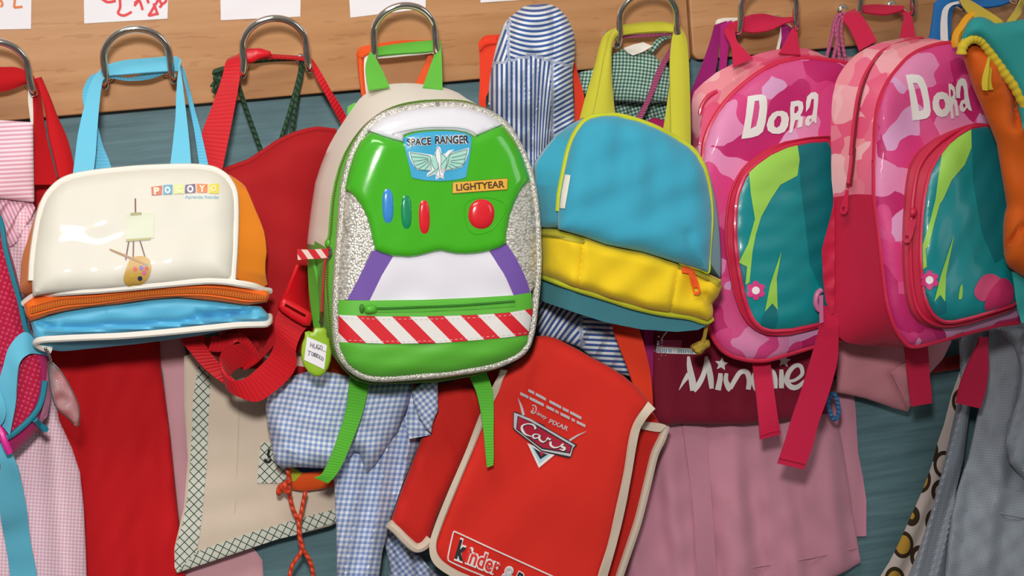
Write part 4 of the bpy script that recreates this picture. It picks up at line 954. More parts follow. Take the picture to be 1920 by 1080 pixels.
# ================================================================== the front layer
# ---- white, orange and light blue lunch bag (second hook)
M_wvinyl = vinyl('white_vinyl', 'd9d4c7', .5, .03, .04); M_orn = cloth('orange_nylon_side', 'f08a1d', .6, 3, .15, .10); M_orzip = cloth('orange_zip_tape', 'ee6d17', .65, 3, .15); M_skyn = cloth('sky_blue_nylon', '5ab6dc', .5, 3, .12, .1, .1, .4); M_skydk = cloth('teal_blue_base', '4aa6c4', .6, 3, .12); M_pipe_w = plain('white_piping', 'ece6dc', .4); M_skyweb = webbing('sky_blue_webbing', '5fbbe0', 6, .65, .5); M_skysm = cloth('sky_blue_tape', '6cc4e2', .65, 3.2, .25, .06)
Z2 = zf(0, 280, 2.7); Zt = zf(0, 0, 3.177)
lb = thing('lunch_bag', 'white, orange and sky blue lunch bag, painted easel on its front, on the second hook', 'lunch bag', (270, 655, .10))
front_top = Z2((160, 665), (163, 600), (166, 560), (174, 490), (185, 420), (198, 350), (215, 290), (235, 245), (262, 208), (310, 165), (370, 140), (440, 126), (520, 115), (610, 106), (700, 98), (800, 93), (900, 90), (980, 90), (1040, 95), (1080, 103), (1112, 118), (1142, 140), (1166, 172), (1182, 205), (1190, 250), (1192, 350), (1188, 480), (1182, 580), (1176, 662))
seam = Z2((1176, 665), (1060, 664), (1000, 668), (880, 678), (750, 690), (620, 702), (500, 712), (400, 718), (300, 725), (230, 733), (165, 745))
F_l = front_top + seam
d_l = add(.150, bulge(F_l, .012, 40), wrk(.0006, 120, 21), tilt(0, 0, .012, 270, 430))
b = MB()
outer = Z2((100, 730), (104, 640), (108, 570), (118, 520), (135, 475), (150, 420), (168, 365), (195, 275), (235, 212), (300, 165), (365, 132), (520, 104), (700, 88), (900, 80), (1040, 84), (1125, 108), (1190, 145), (1240, 182), (1268, 240), (1292, 300), (1318, 360), (1340, 420), (1348, 470), (1352, 520), (1345, 580), (1346, 640), (1362, 715), (1280, 690), (1150, 672), (1000, 672), (750, 694), (500, 716), (300, 729), (170, 748))
rearl = scale_poly(outer, .93, (270, 440))
b.loft([(rearl, .086), (scale_poly(outer, .985, (270, 440)), .096), (outer, .112), (np.array(scale_poly(outer, .995, (270, 430))), .128), (F_l, lambda x, y: d_l(x, y) - .002)], M_orn, N=150, caps=(True, False))
b.build('side_panel', lb, 'orange nylon side')
b = MB(); b.sheet(F_l, d_l, M_wvinyl, .002, 9); b.build('front_panel', lb, 'white glossy vinyl front')
b = MB(); b.tube(D3(front_top, add(d_l, .001)), .0036, M_pipe_w, k=3); b.build('piping', lb, 'white piping arch')
b = MB(); pl = Z2((122, 782), (170, 746), (230, 732), (300, 725), (400, 718), (500, 712), (620, 702), (750, 690), (880, 678), (1000, 668), (1070, 665), (1150, 670), (1215, 680), (1280, 692), (1330, 712), (1364, 718))
pd_ = np.concatenate([np.linspace(.13, .160, 4), np.full(9, .164), np.linspace(.158, .135, 3)])
b.tube(np.column_stack([np.array(pl), pd_]), .0036, M_pipe_w); b.build('seam_piping', lb, 'white piping seam')
b = MB(); oz = Z2((122, 782), (170, 748), (300, 728), (500, 715), (750, 692), (1000, 671), (1150, 672), (1280, 694), (1362, 720), (1364, 745), (1350, 775), (1250, 790), (1100, 770), (900, 750), (750, 762), (600, 784), (450, 800), (330, 820), (250, 838), (200, 858), (152, 872), (132, 840))
dz_ = add(.148, bulge(oz, .010, 12)); b.sheet(oz, dz_, M_orzip, .02, 6)
for off, rr in ((.30, .0012), (.52, .0026), (.62, .0022), (.80, .0012)):
    up = np.array(Z2((150, 765), (300, 727), (500, 714), (750, 691), (1000, 671), (1150, 673), (1270, 694), (1350, 722))); lo_ = np.array(Z2((155, 862), (330, 816), (500, 796), (750, 758), (1000, 752), (1150, 772), (1250, 786), (1345, 772)))
    b.tube(D3(up + (lo_ - up) * off, add(dz_, .0008)), rr, M_orzip if rr < .002 else cord('orange_zip_teeth', 'f27a1c', 4), seg=6)
b.build('zip_band', lb, 'orange zip band')
b = MB(); og_ = Z2((152, 870), (200, 856), (330, 818), (450, 798), (600, 782), (750, 760), (900, 748), (1100, 768), (1250, 788), (1322, 795), (1358, 835), (1364, 862), (1345, 886), (1200, 892), (1000, 910), (800, 928), (600, 946), (400, 955), (260, 962), (200, 972), (172, 955), (165, 915))
dg_ = add(.140, bulge(og_, .012, 14), wrk(.0010, 50, 14, ani=(.6, 1)), crease(Z2((330, 905), (600, 890), (900, 880), (1060, 840), (1250, 830)), -.008, 7), crease(Z2((1000, 830), (1100, 860), (1260, 810)), -.006, 5), crease(Z2((200, 880), (270, 900)), -.007, 6), crease(Z2((240, 925), (700, 905), (1340, 850)), .006, 5))
b.sheet(og_, dg_, M_skyn, .028, 5.5)
b.tube(D3(Z2((190, 872), (330, 832), (450, 812), (600, 796), (750, 775), (900, 762), (1100, 782), (1240, 800)), add(dg_, .0003)), .0006, M_skydk, seg=5)
b.build('lower_pocket', lb, 'sky blue crumpled lower pocket')
b = MB(); obm = Z2((185, 975), (260, 960), (400, 953), (600, 945), (900, 920), (1200, 890), (1345, 885), (1330, 892), (1200, 905), (1000, 945), (700, 985), (430, 1012), (360, 1020), (300, 1022), (240, 1014), (205, 1004))
b.sheet(obm, lambda x, y: .150 - .0011 * np.maximum(0, pdist(x, y, Z2((185, 975), (600, 945), (1345, 885)), False)), M_skydk, .02, 6); b.build('base', lb, 'darker blue base')
b = MB(); b.tube(np.column_stack([Z2((260, 1018), (205, 1000), (182, 978), (215, 964), (300, 958), (450, 951), (600, 945), (750, 934), (900, 920), (1050, 905), (1200, 890), (1300, 886), (1345, 884), (1362, 870), (1364, 845)), [.138, .140, .146, .152, .155, .157, .158, .158, .158, .157, .155, .153, .150, .142, .13]]), .0034, M_pipe_w)
b.build('base_piping', lb, 'white piping round the base')
b = MB()   # front handle
b.ribbon(np.column_stack([Zt((430, 1070), (448, 930), (465, 800), (498, 650), (540, 500), (592, 420), (640, 388), (740, 362), (900, 348), (1060, 340), (1062, 420), (1050, 560), (1045, 700), (1030, 850), (1012, 1000)), [.122, .118, .112, .10, .08, .062, .052, .048, .048, .060, .078, .090, .102, .114, .122]]),
         np.column_stack([Zt((555, 1045), (570, 920), (578, 800), (590, 650), (608, 500), (628, 470), (655, 452), (740, 445), (900, 432), (1050, 425), (1078, 440), (1095, 560), (1112, 700), (1128, 850), (1140, 1000)), [.122, .118, .112, .10, .08, .066, .058, .056, .058, .064, .08, .090, .102, .114, .122]]), M_skysm, .002, k=8)
b.build('handle', lb, 'sky blue webbing handle, smooth side out')
b = MB()   # rear handle
b.ribbon(np.column_stack([Zt((560, 1060), (565, 960), (575, 850), (520, 700), (494, 600), (502, 520), (550, 450), (640, 440), (760, 466), (850, 445), (950, 400), (1060, 370), (1100, 480), (1130, 640), (1160, 800), (1190, 1010)), [.10, .095, .09, .085, .078, .07, .056, .044, .042, .042, .044, .054, .07, .085, .10, .12]]),
         np.column_stack([Zt((680, 1060), (650, 960), (610, 860), (575, 720), (545, 610), (560, 520), (600, 470), (660, 462), (760, 476), (880, 470), (970, 440), (1075, 390), (1122, 520), (1160, 660), (1200, 800), (1246, 1010)), [.10, .095, .09, .085, .08, .074, .062, .05, .048, .05, .052, .058, .07, .085, .10, .12]]), M_skyweb, .002, k=8)
b.build('handle', lb)
# printing: easel, palette, coloured letter tiles
pk = lambda h: plain('print_' + h, h, .4)
b = MB(); dl = add(d_l, .0004)
for q_ in ((652, 465, 636, 560), (676, 462, 674, 560), (708, 460, 734, 545), (685, 248, 686, 322)): b.stroke(Z2(q_[:2], q_[2:]), 2.6, dl, pk('6a3a34'), .0004, smooth=False)
b.sheet(Z2((640, 328), (780, 320), (778, 448), (640, 458)), dl, pk('c9cdb4'), 0, 8, lift=.0006)
b.sheet(Z2((660, 322), (716, 318), (717, 332), (661, 336)), dl, pk('9c9a68'), 0, 6, lift=.0009); b.sheet(Z2((638, 455), (765, 446), (760, 458), (638, 467)), dl, pk('a5a368'), 0, 6, lift=.0009)
b.stroke(Z2((555, 505), (640, 540), (740, 585)), [2.5, 4, 3], dl, pk('a87c4c'), .0014, smooth=False)
b.sheet(sm(Z2((665, 552), (720, 540), (758, 560), (764, 610), (740, 665), (690, 698), (650, 695), (625, 660), (640, 600))), dl, pk('c29a48'), 0, 6, lift=.0009)
for c_, cl, r_ in (((684, 606), 'd9574a', 4), ((716, 600), '8a6fb0', 4.5), ((742, 602), 'c94f3c', 4), ((730, 625), 'c9688f', 4.5), ((742, 585), '5a9a80', 3), ((666, 640), 'c8a23a', 4), ((709, 654), '2c3352', 4.5)): b.disc(Z2(c_)[0], r_, dl, pk(cl), .0013)
b.build('easel_print', lb)
Zq = zf(260, 320, 10.667); b = MB()
for quad, cl, lt, c_, p0, p1, h_ in (([(250, 325), (472, 295), (462, 482), (262, 495)], 'c65a3c', 'P', 'f2d9b8', (305, 468), (418, 462), 12.5), ([(492, 285), (678, 280), (676, 470), (486, 480)], '5f9fb8', 'O', 'dfe9e6', (526, 445), (636, 440), 11.5),
                                     ([(705, 275), (912, 278), (905, 460), (706, 465)], 'd6dc92', 'C', 'e6e8ba', (760, 430), (858, 428), 11), ([(935, 285), (1132, 262), (1143, 438), (922, 452)], '6a5474', 'O', 'eadfe2', (972, 430), (1098, 424), 12.5),
                                     ([(1160, 260), (1380, 270), (1372, 440), (1166, 435)], 'ea7a3c', 'Y', 'f4dcc4', (1208, 415), (1330, 415), 12), ([(1410, 270), (1606, 255), (1602, 455), (1400, 450)], 'e2d34a', 'O', 'e8dcbc', (1448, 410), (1552, 405), 11)):
    b.sheet(Zq(*quad), dl, pk(cl), 0, 6, lift=.0006); b.text(lt, Zq(p0)[0], Zq(p1)[0], h_, dl, pk(c_), .0012, .05)
b.text('Aprende Riendo', Zq((925, 548))[0], Zq((1600, 552))[0], 5.6, dl, pk('7fb6cc'), .0006, .02)
b.build('lettering', lb)

# ---- green and white space costume backpack (fourth hook)
M_gvin = vinyl('green_vinyl', '43ae1f', .18, .7, .07); M_wvin2 = vinyl('white_patent', 'dedde4', .22, .5, .1); M_gcan = cloth('green_nylon', '5cb336', .5, 3, .12, .1, .05, .4); M_gzip = cloth('green_zip', '62bb3c', .6, 3); M_grweb = webbing('green_webbing', '5cbb34', 5, .65, .35); M_grsm = cloth('green_webbing_face', '62b83e', .7, 3.2, .3, .06); M_cremb = cloth('cream_nylon', 'ece5d9', .6, 4, .08, .08); M_purp = cloth('purple_nylon', '7151a4', .55, 3); M_belly = cloth('white_nylon', 'dddae4', .5, 3, .08, .06); M_silv = silver_leather('silver_leather'); M_gtape = webbing('green_tape', '5bb838', 3, .6, .3)
M_silvp = silver_leather('silver_piping')
Za = zf(540, 140, 3.176); Zz = zf(540, 440, 3.176)
bz = thing('backpack', 'glossy green and white space suit backpack with silver piping, hanging on the fourth hook', 'backpack', (800, 715, .08), 'backpacks on the coat rack')
pipe = Za((900, 182), (1000, 182), (1085, 196), (1180, 226), (1240, 258), (1285, 292), (1325, 340), (1355, 390), (1402, 480), (1442, 600), (1470, 750), (1485, 900)) + Zz((1487, 60), (1490, 150), (1482, 300), (1467, 450), (1452, 560), (1427, 650), (1395, 695), (1350, 727), (1250, 770), (1180, 788), (1100, 802), (900, 830), (800, 838), (700, 846), (620, 852), (560, 854), (500, 850), (450, 838), (405, 815), (370, 788), (340, 755), (318, 718), (300, 660), (290, 600), (285, 480), (286, 380), (295, 200), (308, 50)) + Za((316, 900), (322, 800), (331, 700), (345, 620), (362, 550), (388, 470), (422, 400), (480, 315), (560, 250), (620, 226), (680, 210), (760, 195), (830, 187))
zipo = Za((900, 146), (1010, 148), (1075, 158), (1190, 205), (1260, 250), (1300, 290), (1360, 380), (1410, 480), (1448, 600), (1476, 750), (1490, 900)) + Zz((1492, 60), (1495, 150), (1488, 300), (1474, 450), (1460, 570), (1435, 670), (1360, 745), (1260, 792), (1110, 842), (900, 878), (700, 886), (560, 890), (480, 890), (400, 868), (330, 805), (285, 740), (258, 660), (232, 450), (214, 300), (218, 150), (230, 20)) + Za((238, 950), (245, 850), (256, 740), (275, 640), (300, 550), (332, 470), (372, 400), (420, 335), (470, 285), (560, 218), (630, 185), (700, 165), (800, 150))
rear = Za((620, 54), (700, 50), (760, 52), (810, 58), (880, 66), (930, 76), (1010, 104), (1064, 150), (1160, 240), (1250, 350), (1330, 480), (1390, 640), (1410, 800)) + Zz((1420, 100), (1420, 400), (1380, 640), (1280, 760), (1100, 830), (800, 860), (560, 880), (420, 870), (330, 800), (250, 700), (190, 620), (150, 540), (130, 400), (120, 200), (114, 40)) + Za((116, 980), (135, 820), (160, 650), (195, 540), (240, 430), (290, 340), (350, 250), (420, 150), (460, 115), (500, 88), (550, 66))
TL = lambda x, y: .006 * (np.asarray(y) - 450) / 250
f_bz = add(.172, TL, bulge(pipe, .016, 60)); zd = add(.150, TL)
b = MB()
b.loft([(scale_poly(rear, .96), .074), (rear, add(.084, TL)), (np.array(ring(rear, 160)) * .62 + np.array(ring(zipo, 160)) * .38, add(.112, TL)), (zipo, zd)], M_cremb, N=160, caps=(True, False), matfn=lambda x, y, k: M_gcan if y > 455 or k == 0 else M_cremb)
b.build('rear_body', bz, 'cream upper and green lower body')
b = MB(); b.loft([(zipo, zd), (np.array(ring(zipo, 160)) * .55 + np.array(ring(pipe, 160)) * .45, add(.158, TL)), (pipe, add(.170, TL))], M_gzip, N=160)
mid_ = np.array(ring(zipo, 160)) * .72 + np.array(ring(pipe, 160)) * .28
b.tube(D3(mid_, add(.1545, TL)), .0016, cord('olive_zip_teeth', '6d8f2e', 4), closed=True, k=1, seg=6)
b.build('zip_gusset', bz, 'green zip gusset')
b = MB(); b.tube(D3(pipe, add(.1725, TL)), .0040, M_silvp, closed=True, k=3, seg=10); b.build('piping', bz, 'silver piping')
chestb = Zz((520, 95), (570, 115), (620, 130), (720, 136), (780, 128), (830, 115), (870, 104), (910, 98), (950, 106), (1000, 116), (1060, 118), (1110, 115), (1160, 108), (1200, 100), (1260, 80), (1300, 55))
chest = Za((490, 340), (560, 365), (625, 386), (690, 402), (690, 360), (740, 344), (800, 335), (900, 330), (1000, 334), (1060, 345), (1095, 360), (1105, 372), (1280, 298)) + Za((1352, 386), (1400, 482), (1440, 602), (1448, 640), (1425, 645), (1398, 675), (1380, 702), (1358, 745), (1340, 792), (1322, 840), (1311, 900), (1303, 940), (1300, 995)) + chestb[::-1] + Za((520, 1060), (512, 1018), (500, 975), (491, 920), (474, 860), (450, 808), (428, 768), (400, 732), (375, 708), (345, 690)) + Za((333, 690), (347, 620), (364, 550), (390, 470), (424, 400))
chest_in = chest
yoke = Za((482, 318), (560, 253), (680, 213), (760, 198), (900, 185), (1000, 185), (1085, 199), (1180, 229), (1285, 295), (1105, 372), (1095, 360), (1060, 345), (1000, 334), (900, 330), (800, 335), (740, 344), (690, 360), (690, 402), (625, 386), (560, 365), (490, 340))
b = MB(); b.sheet(yoke, add(f_bz, bulge(yoke, .004, 10)), M_wvin2, .002, 6); 
b.tube(D3(Za((620, 352), (690, 330), (800, 312), (900, 308), (1020, 312), (1090, 330), (1130, 352)), add(f_bz, .0042)), .0012, M_wvin2, seg=6); b.build('yoke_panel', bz, 'white patent yoke')
fch = add(f_bz, bulge(chest, .006, 14), wrk(.0003, 90, 5))
b = MB(); b.sheet(chest, fch, M_gvin, .003, 6); b.build('chest_panel', bz, 'glossy puffed green vinyl chest')
silL = Za((331, 690), (375, 708), (400, 732), (428, 768), (450, 808), (474, 860), (491, 920), (500, 975), (512, 1018), (520, 1060)) + Zz((510, 100), (440, 225), (355, 388), (300, 390), (288, 380), (296, 200), (309, 50)) + Za((318, 900), (324, 800))
silR = Za((1448, 640), (1425, 645), (1398, 675), (1380, 702), (1358, 745), (1340, 792), (1322, 840), (1311, 900), (1303, 940), (1300, 995)) + Zz((1302, 60), (1350, 130), (1392, 205), (1420, 280), (1442, 345), (1475, 300), (1486, 150), (1484, 60)) + Za((1482, 900), (1468, 750))
b = MB(); b.sheet(silL, f_bz, M_silv, .002, 6); b.build('side_panel', bz, 'silver pebbled side panel'); b = MB(); b.sheet(silR, f_bz, M_silv, .002, 6); b.build('side_panel', bz, 'silver pebbled side panel')
b = MB(); b.sheet(Zz((500, 95), (520, 95), (570, 115), (625, 130), (560, 240), (485, 392), (352, 388), (430, 240)), add(f_bz, .0006), M_purp, .0015, 6); b.build('strap_panel', bz, 'purple diagonal panel')
b = MB(); b.sheet(Zz((1200, 100), (1260, 80), (1303, 55), (1350, 125), (1392, 205), (1425, 280), (1444, 350), (1345, 362), (1300, 260), (1250, 180)), add(f_bz, .0006), M_purp, .0015, 6); b.build('strap_panel', bz, 'purple diagonal panel')
b = MB(); b.sheet(Zz((625, 131), (720, 137), (780, 129), (830, 116), (870, 105), (910, 99), (950, 107), (1000, 117), (1060, 119), (1110, 116), (1160, 109), (1202, 100), (1250, 180), (1300, 255), (1347, 362), (1100, 378), (800, 390), (485, 394), (560, 240)), add(f_bz, wrk(.0008, 70, 3)), M_belly, .002, 8); b.build('belly_panel', bz, 'white panel')
band = Zz((300, 390), (485, 392), (800, 388), (1100, 376), (1345, 361), (1450, 344), (1458, 440), (1300, 465), (1100, 478), (800, 487), (500, 485), (300, 478))
b = MB(); b.sheet(band, add(f_bz, .001), M_gcan, .002, 7)
b.sheet(Zz((430, 412), (800, 406), (1100, 394), (1352, 374), (1352, 425), (1100, 444), (800, 458), (430, 462)), add(f_bz, .0022), M_gtape, .001, 7)
b.tube(D3(Zz((435, 440), (600, 438), (800, 430), (1000, 422), (1200, 408), (1350, 396)), add(f_bz, .0036)), .0012, cord('green_zip_teeth', '3f9a26', 4), seg=6); b.build('zip_pocket', bz, 'green front pocket zip')
b = MB(); b.dome(Zz((492, 445))[0], 12, 8.5, add(f_bz, .003), plain('green_plastic', '52b02c', .35), .005, -.1, 3); b.dome(Zz((440, 440))[0], 5, 9, add(f_bz, .002), plain('dark_green', '3a7a22', .5), .002); b.build('zip_pull', bz)
def M_hazard():
    s = NT('red_white_hazard_tape'); v = s.uv(); sp_ = s.n('SeparateXYZ', {0: v}); f = s.math('GREATER_THAN', s.math('FRACT', sp_.outputs[0]), .5)
    return s.fin(s.mix(f, lin('cf1f2b'), lin('ddd9d6')), .6, s.bump(s.noise(s.obj(), 60, 2), .15, .002), .05, spec=.3)
bandS = Zz((300, 478), (500, 486), (800, 488), (1100, 479), (1300, 466), (1458, 440), (1450, 500), (1432, 596), (1300, 612), (1150, 626), (900, 646), (600, 650), (302, 640))
b = MB(); b.sheet(bandS, add(f_bz, .0014), M_hazard(), .002, 6, uvfn=lambda x, y: (((x - 540) * 3.176 - 405 - ((y - 440) * 3.176 - 480) * .97 - .02 * ((x - 540) * 3.176 - 400)) / 203 * 100, y))
b.build('hazard_tape', bz, 'red and white diagonally striped tape')
b = MB()
for row in (Zz((312, 492), (500, 502), (800, 504), (1100, 495), (1300, 482), (1440, 460)), Zz((330, 628), (600, 636), (900, 632), (1150, 612), (1420, 585))):
    st = resamp(row, 5, False)
    for i in range(0, len(st) - 1, 2): b.stroke([st[i], st[i + 1]], .7, f_bz, M_whitep, .0034, smooth=False)
b.build('stitching', bz)
low = Zz((302, 640), (600, 650), (900, 646), (1150, 626), (1432, 596), (1424, 648), (1395, 692), (1350, 724), (1250, 766), (1100, 798), (900, 826), (700, 842), (560, 850), (450, 834), (370, 784), (320, 715))
b = MB(); b.sheet(low, add(f_bz, wrk(.0012, 60, 6)), M_gcan, .002, 7); b.build('bottom_panel', bz)
# buttons and badges
b = MB(); b.dome(Za((595, 782))[0], 10.5, 32, fch, plain('blue_vinyl', '3a86cf', .2, .5, 0, .8), .0020, -.02, 2.6); b.build('button', bz, 'blue oblong button')
b = MB(); b.dome(Za((705, 818))[0], 10, 31.5, fch, plain('dark_green_vinyl', '12885a', .2, .5, 0, .8), .0020, -.02, 2.6); b.build('button', bz, 'dark green oblong button')
b = MB(); b.dome(Za((812, 848))[0], 10.3, 31.5, fch, plain('red_vinyl', 'd8202c', .2, .5, 0, .8), .0020, -.02, 2.6); b.build('button', bz, 'red oblong button')
b = MB(); b.dome(Za((1152, 830))[0], 24.5, 28, fch, plain('red_vinyl', 'd8202c', .2, .5, 0, .8), .0035, .1, 2.2)
b.tube(D3(sm(Za((1050, 800), (1062, 760), (1110, 738), (1180, 730), (1240, 742), (1290, 770), (1290, 820), (1250, 880), (1200, 930), (1120, 948), (1070, 910))), add(fch, 0)), .0007, M_gvin, closed=True, k=2, seg=6); b.build('button', bz, 'round red button')
Ze = zf(740, 230, 6.355); b = MB(); fb_ = add(fch, .0012)
M_bad = plain('badge_blue', '3ba4cf', .3, .5, 0, .5); M_mint = plain('badge_mint', 'a3d6c8', .3, .5, 0, .5); M_line = plain('badge_line', '35564e', .4); M_bw = plain('badge_white', 'e4e4ea', .3, .5, 0, .5); M_blk = plain('badge_black', '16181c', .35)
b.sheet(Ze((98, 185), (200, 140), (300, 118), (450, 104), (600, 100), (720, 106), (850, 124), (915, 165), (915, 250), (895, 400), (870, 540), (850, 650), (780, 672), (650, 690), (520, 696), (350, 685), (205, 655), (170, 500), (130, 330)), fb_, M_bad, .0004, 6)
for body, a_, c_, h_ in (('SPACE', (150, 272), (436, 258), 13.5), ('RANGER', (484, 250), (884, 242), 14.8)):
    b.text(body, Ze(a_)[0], Ze(c_)[0], h_, fb_, M_bw, .0005, .085); b.text(body, Ze(a_)[0], Ze(c_)[0], h_, fb_, M_blk, .0010, .03)
    # slab feet of the lettering
wl = [(165, 345), (300, 362), (430, 380), (470, 400), (500, 290), (515, 275), (545, 300), (560, 375), (600, 370), (640, 330), (705, 320), (690, 355), (885, 298), (880, 360), (850, 440), (805, 525), (700, 558), (590, 580), (590, 672), (560, 660), (540, 650), (515, 672), (490, 678), (490, 610), (440, 630), (385, 645), (385, 610), (425, 575), (270, 562), (220, 500), (180, 420)]
b.sheet(Ze(*wl), fb_, M_bw, 0, 5, lift=.0006)
b.sheet(Ze((182, 355), (300, 374), (400, 392), (430, 415), (425, 470), (430, 560), (350, 570), (278, 552), (230, 490), (195, 420)), fb_, M_mint, 0, 5, lift=.0009)
b.sheet(Ze((868, 315), (760, 345), (690, 365), (650, 400), (640, 470), (610, 565), (700, 545), (795, 515), (840, 430), (866, 355)), fb_, M_mint, 0, 5, lift=.0009)
b.disc(Ze((530, 460))[0], 15.5, fb_, M_mint, .0012)
b.sheet(Ze((392, 630), (470, 560), (560, 490), (640, 400), (690, 335), (660, 420), (600, 500), (520, 570), (440, 620)), fb_, M_mint, 0, 5, lift=.0014)
b.stroke(Ze((440, 440), (445, 500), (480, 560)), .9, fb_, M_line, .0015); b.stroke(Ze((470, 390), (530, 366), (590, 390), (625, 450), (610, 530), (570, 575)), .8, fb_, M_line, .0015)
for l_ in (((200, 405), (330, 415), (400, 425)), ((225, 460), (330, 445), (400, 435)), ((250, 510), (340, 475), (405, 445)), ((285, 550), (360, 500), (412, 460)), ((350, 565), (395, 520), (420, 480)), ((860, 370), (760, 400), (680, 415)), ((840, 430), (740, 445), (670, 450)), ((815, 490), (730, 480), (665, 468)), ((750, 530), (700, 510), (655, 490)), ((690, 548), (660, 530), (640, 510)), ((182, 355), (300, 374), (400, 392), (430, 415), (425, 470), (440, 570)), ((868, 315), (690, 365), (650, 400), (640, 470), (600, 570)), ((392, 630), (520, 540), (690, 335)), ((182, 355), (230, 490), (278, 552), (430, 572)), ((868, 315), (840, 430), (795, 515), (610, 570))):
    b.stroke(Ze(*l_), .85, fb_, M_line, .0016, k=4)
b.sheet(Ze((512, 285), (530, 310), (545, 360), (552, 450), (548, 560), (585, 610), (582, 655), (560, 635), (540, 625), (522, 640), (503, 665), (500, 600), (520, 560), (505, 450), (490, 400), (490, 330)), fb_, M_bw, 0, 5, lift=.0018)
b.stroke(Ze((520, 470), (530, 560), (540, 630)), .8, fb_, M_line, .0021); b.stroke(Ze((512, 285), (490, 340), (492, 410), (520, 540), (500, 600), (505, 660)), .7, fb_, M_line, .0021); b.stroke(Ze((512, 285), (545, 360), (552, 470), (550, 560), (585, 610), (582, 655)), .7, fb_, M_line, .0021)
b.build('badge', bz, 'blue badge with winged rocket emblem')
b = MB(); b.sheet(Ze((692, 708), (1350, 660), (1346, 798), (684, 846)), fb_, plain('plate_brown', '7a5a1c', .4), .0004, 6); b.sheet(Ze((697, 713), (1345, 666), (1341, 793), (690, 840)), fb_, plain('plate_yellow', 'e2ac36', .35, .5, 0, .4), 0, 6, lift=.0004)
b.text('LIGHTYEAR', Ze((736, 810))[0], Ze((1312, 768))[0], 12.6, fb_, plain('plate_text', '4a2c16', .4), .0009, .025); b.build('name_plate', bz, 'yellow plate with brown lettering')
# handle and shoulder straps
b = MB()
b.ribbon(np.column_stack([Zh((345, 740), (320, 600), (308, 450), (330, 330), (378, 245), (440, 205), (560, 178), (800, 145), (1000, 122), (1195, 108)), [.100, .092, .084, .074, .066, .058, .050, .046, .046, .050]]),
         np.column_stack([Zh((610, 700), (565, 600), (520, 500), (440, 345), (392, 262), (450, 300), (560, 290), (800, 272), (1000, 262), (1180, 245)), [.100, .092, .084, .074, .066, .062, .058, .056, .056, .056]]), M_grsm, .002, k=9)
b.ribbon(np.column_stack([Zh((1190, 150), (1178, 300), (1135, 410), (1080, 560), (1030, 700)), [.052, .066, .076, .088, .100]]), np.column_stack([Zh((1252, 110), (1264, 200), (1272, 380), (1276, 560), (1278, 740)), [.052, .066, .076, .088, .100]]), M_grsm, .002)
b.build('handle', bz, 'green webbing handle')
b = MB(); b.ribbon(np.column_stack([Zk((520, 60), (502, 150), (482, 290), (435, 440), (395, 540), (366, 592), (335, 606)), [.09, .116, .122, .124, .124, .124, .123]]), np.column_stack([Zk((610, 60), (592, 170), (562, 300), (502, 460), (462, 550), (430, 600), (398, 632)), [.09, .112, .120, .122, .122, .122, .121]]), M_grweb, .002)
b.build('shoulder_strap', bz)
b = MB(); b.ribbon(np.column_stack([Zk((1060, 30), (1078, 110), (1112, 190), (1135, 290), (1150, 400), (1158, 490), (1165, 556)), [.09, .112, .128, .136, .138, .138, .138]]), np.column_stack([Zk((1140, 30), (1162, 100), (1192, 190), (1197, 290), (1196, 400), (1197, 490), (1195, 545)), [.09, .112, .128, .136, .138, .138, .138]]), M_grweb, .002)
b.build('shoulder_strap', bz)
b = MB(); Zw = zf(540, 440, 3.857)
b.ribbon(np.column_stack([Zw((150, 175), (155, 330), (170, 500), (200, 700), (230, 760)), [.11, .11, .112, .112, .11]]), np.column_stack([Zw((182, 175), (215, 330), (240, 480), (262, 640), (300, 740)), [.125, .125, .126, .124, .12]]), M_gcan, .003); b.build('side_strap', bz); b = MB()
b.sheet(Za((355, 190), (400, 165), (420, 190), (360, 260), (352, 230)), .078, M_gcan, .004, 6); b.build('side_tab', bz)
b = MB(); b.dome(Zw((300, 62))[0], 9, 10, .150, plain('green_plastic', '52b02c', .35), .006, .2); b.tube(np.column_stack([Zw((290, 95), (308, 105), (312, 140), (295, 168), (280, 172)), [.152, .158, .160, .158, .154]]), .0018, M_steel); b.build('zip_slider', bz)
b = MB(); b.ribbon(np.column_stack([Zw((292, 100), (230, 104), (150, 108), (66, 106)), [.160, .160, .158, .155]]), np.column_stack([Zw((288, 165), (230, 172), (150, 176), (72, 182)), [.160, .160, .158, .155]]), stripes('red_white_ribbon', 'c92a33', 'e2c9c0', 18, .55, 1, R(35)), .0016); b.build('zip_ribbon', bz, 'red and white striped pull ribbon')

# ---- name tag hanging from the zip ribbon
nt_ = thing('name_tag', 'lime green plastic name tag with handwritten paper, hanging at the left of the green backpack', 'name tag', (596, 706, .14))
M_lime = plain('lime_plastic', '93b92a', .35, .5, 0, .2)
otg = Zw((185, 680), (210, 668), (240, 672), (262, 668), (282, 690), (285, 740), (300, 752), (306, 800), (316, 850), (310, 910), (292, 965), (262, 1010), (225, 1028), (190, 1024), (150, 1000), (115, 950), (98, 900), (92, 850), (100, 790), (118, 745), (122, 705), (150, 695), (178, 705))
dt_ = add(.160, bulge(otg, .003, 5)); b = MB(); b.sheet(otg, dt_, M_lime, .006, 6); b.build('plate', nt_)
b = MB(); b.sheet(Zw((138, 738), (282, 800), (262, 975), (117, 905)), add(dt_, .0006), M_paper, .0004, 7)
Mi = plain('pen_ink', '3c3a52', .5)
hw = lambda *p: b.stroke(Zw(*p), 1.0, dt_, Mi, .0014, k=3)
hw((166, 778), (162, 812)); hw((182, 785), (178, 820)); hw((164, 796), (180, 802)); hw((190, 788), (188, 818), (198, 822), (205, 815), (207, 793)); hw((226, 800), (214, 800), (211, 820), (222, 830), (227, 818), (219, 816)); hw((236, 802), (231, 820), (240, 832), (248, 820), (245, 806), (236, 802))
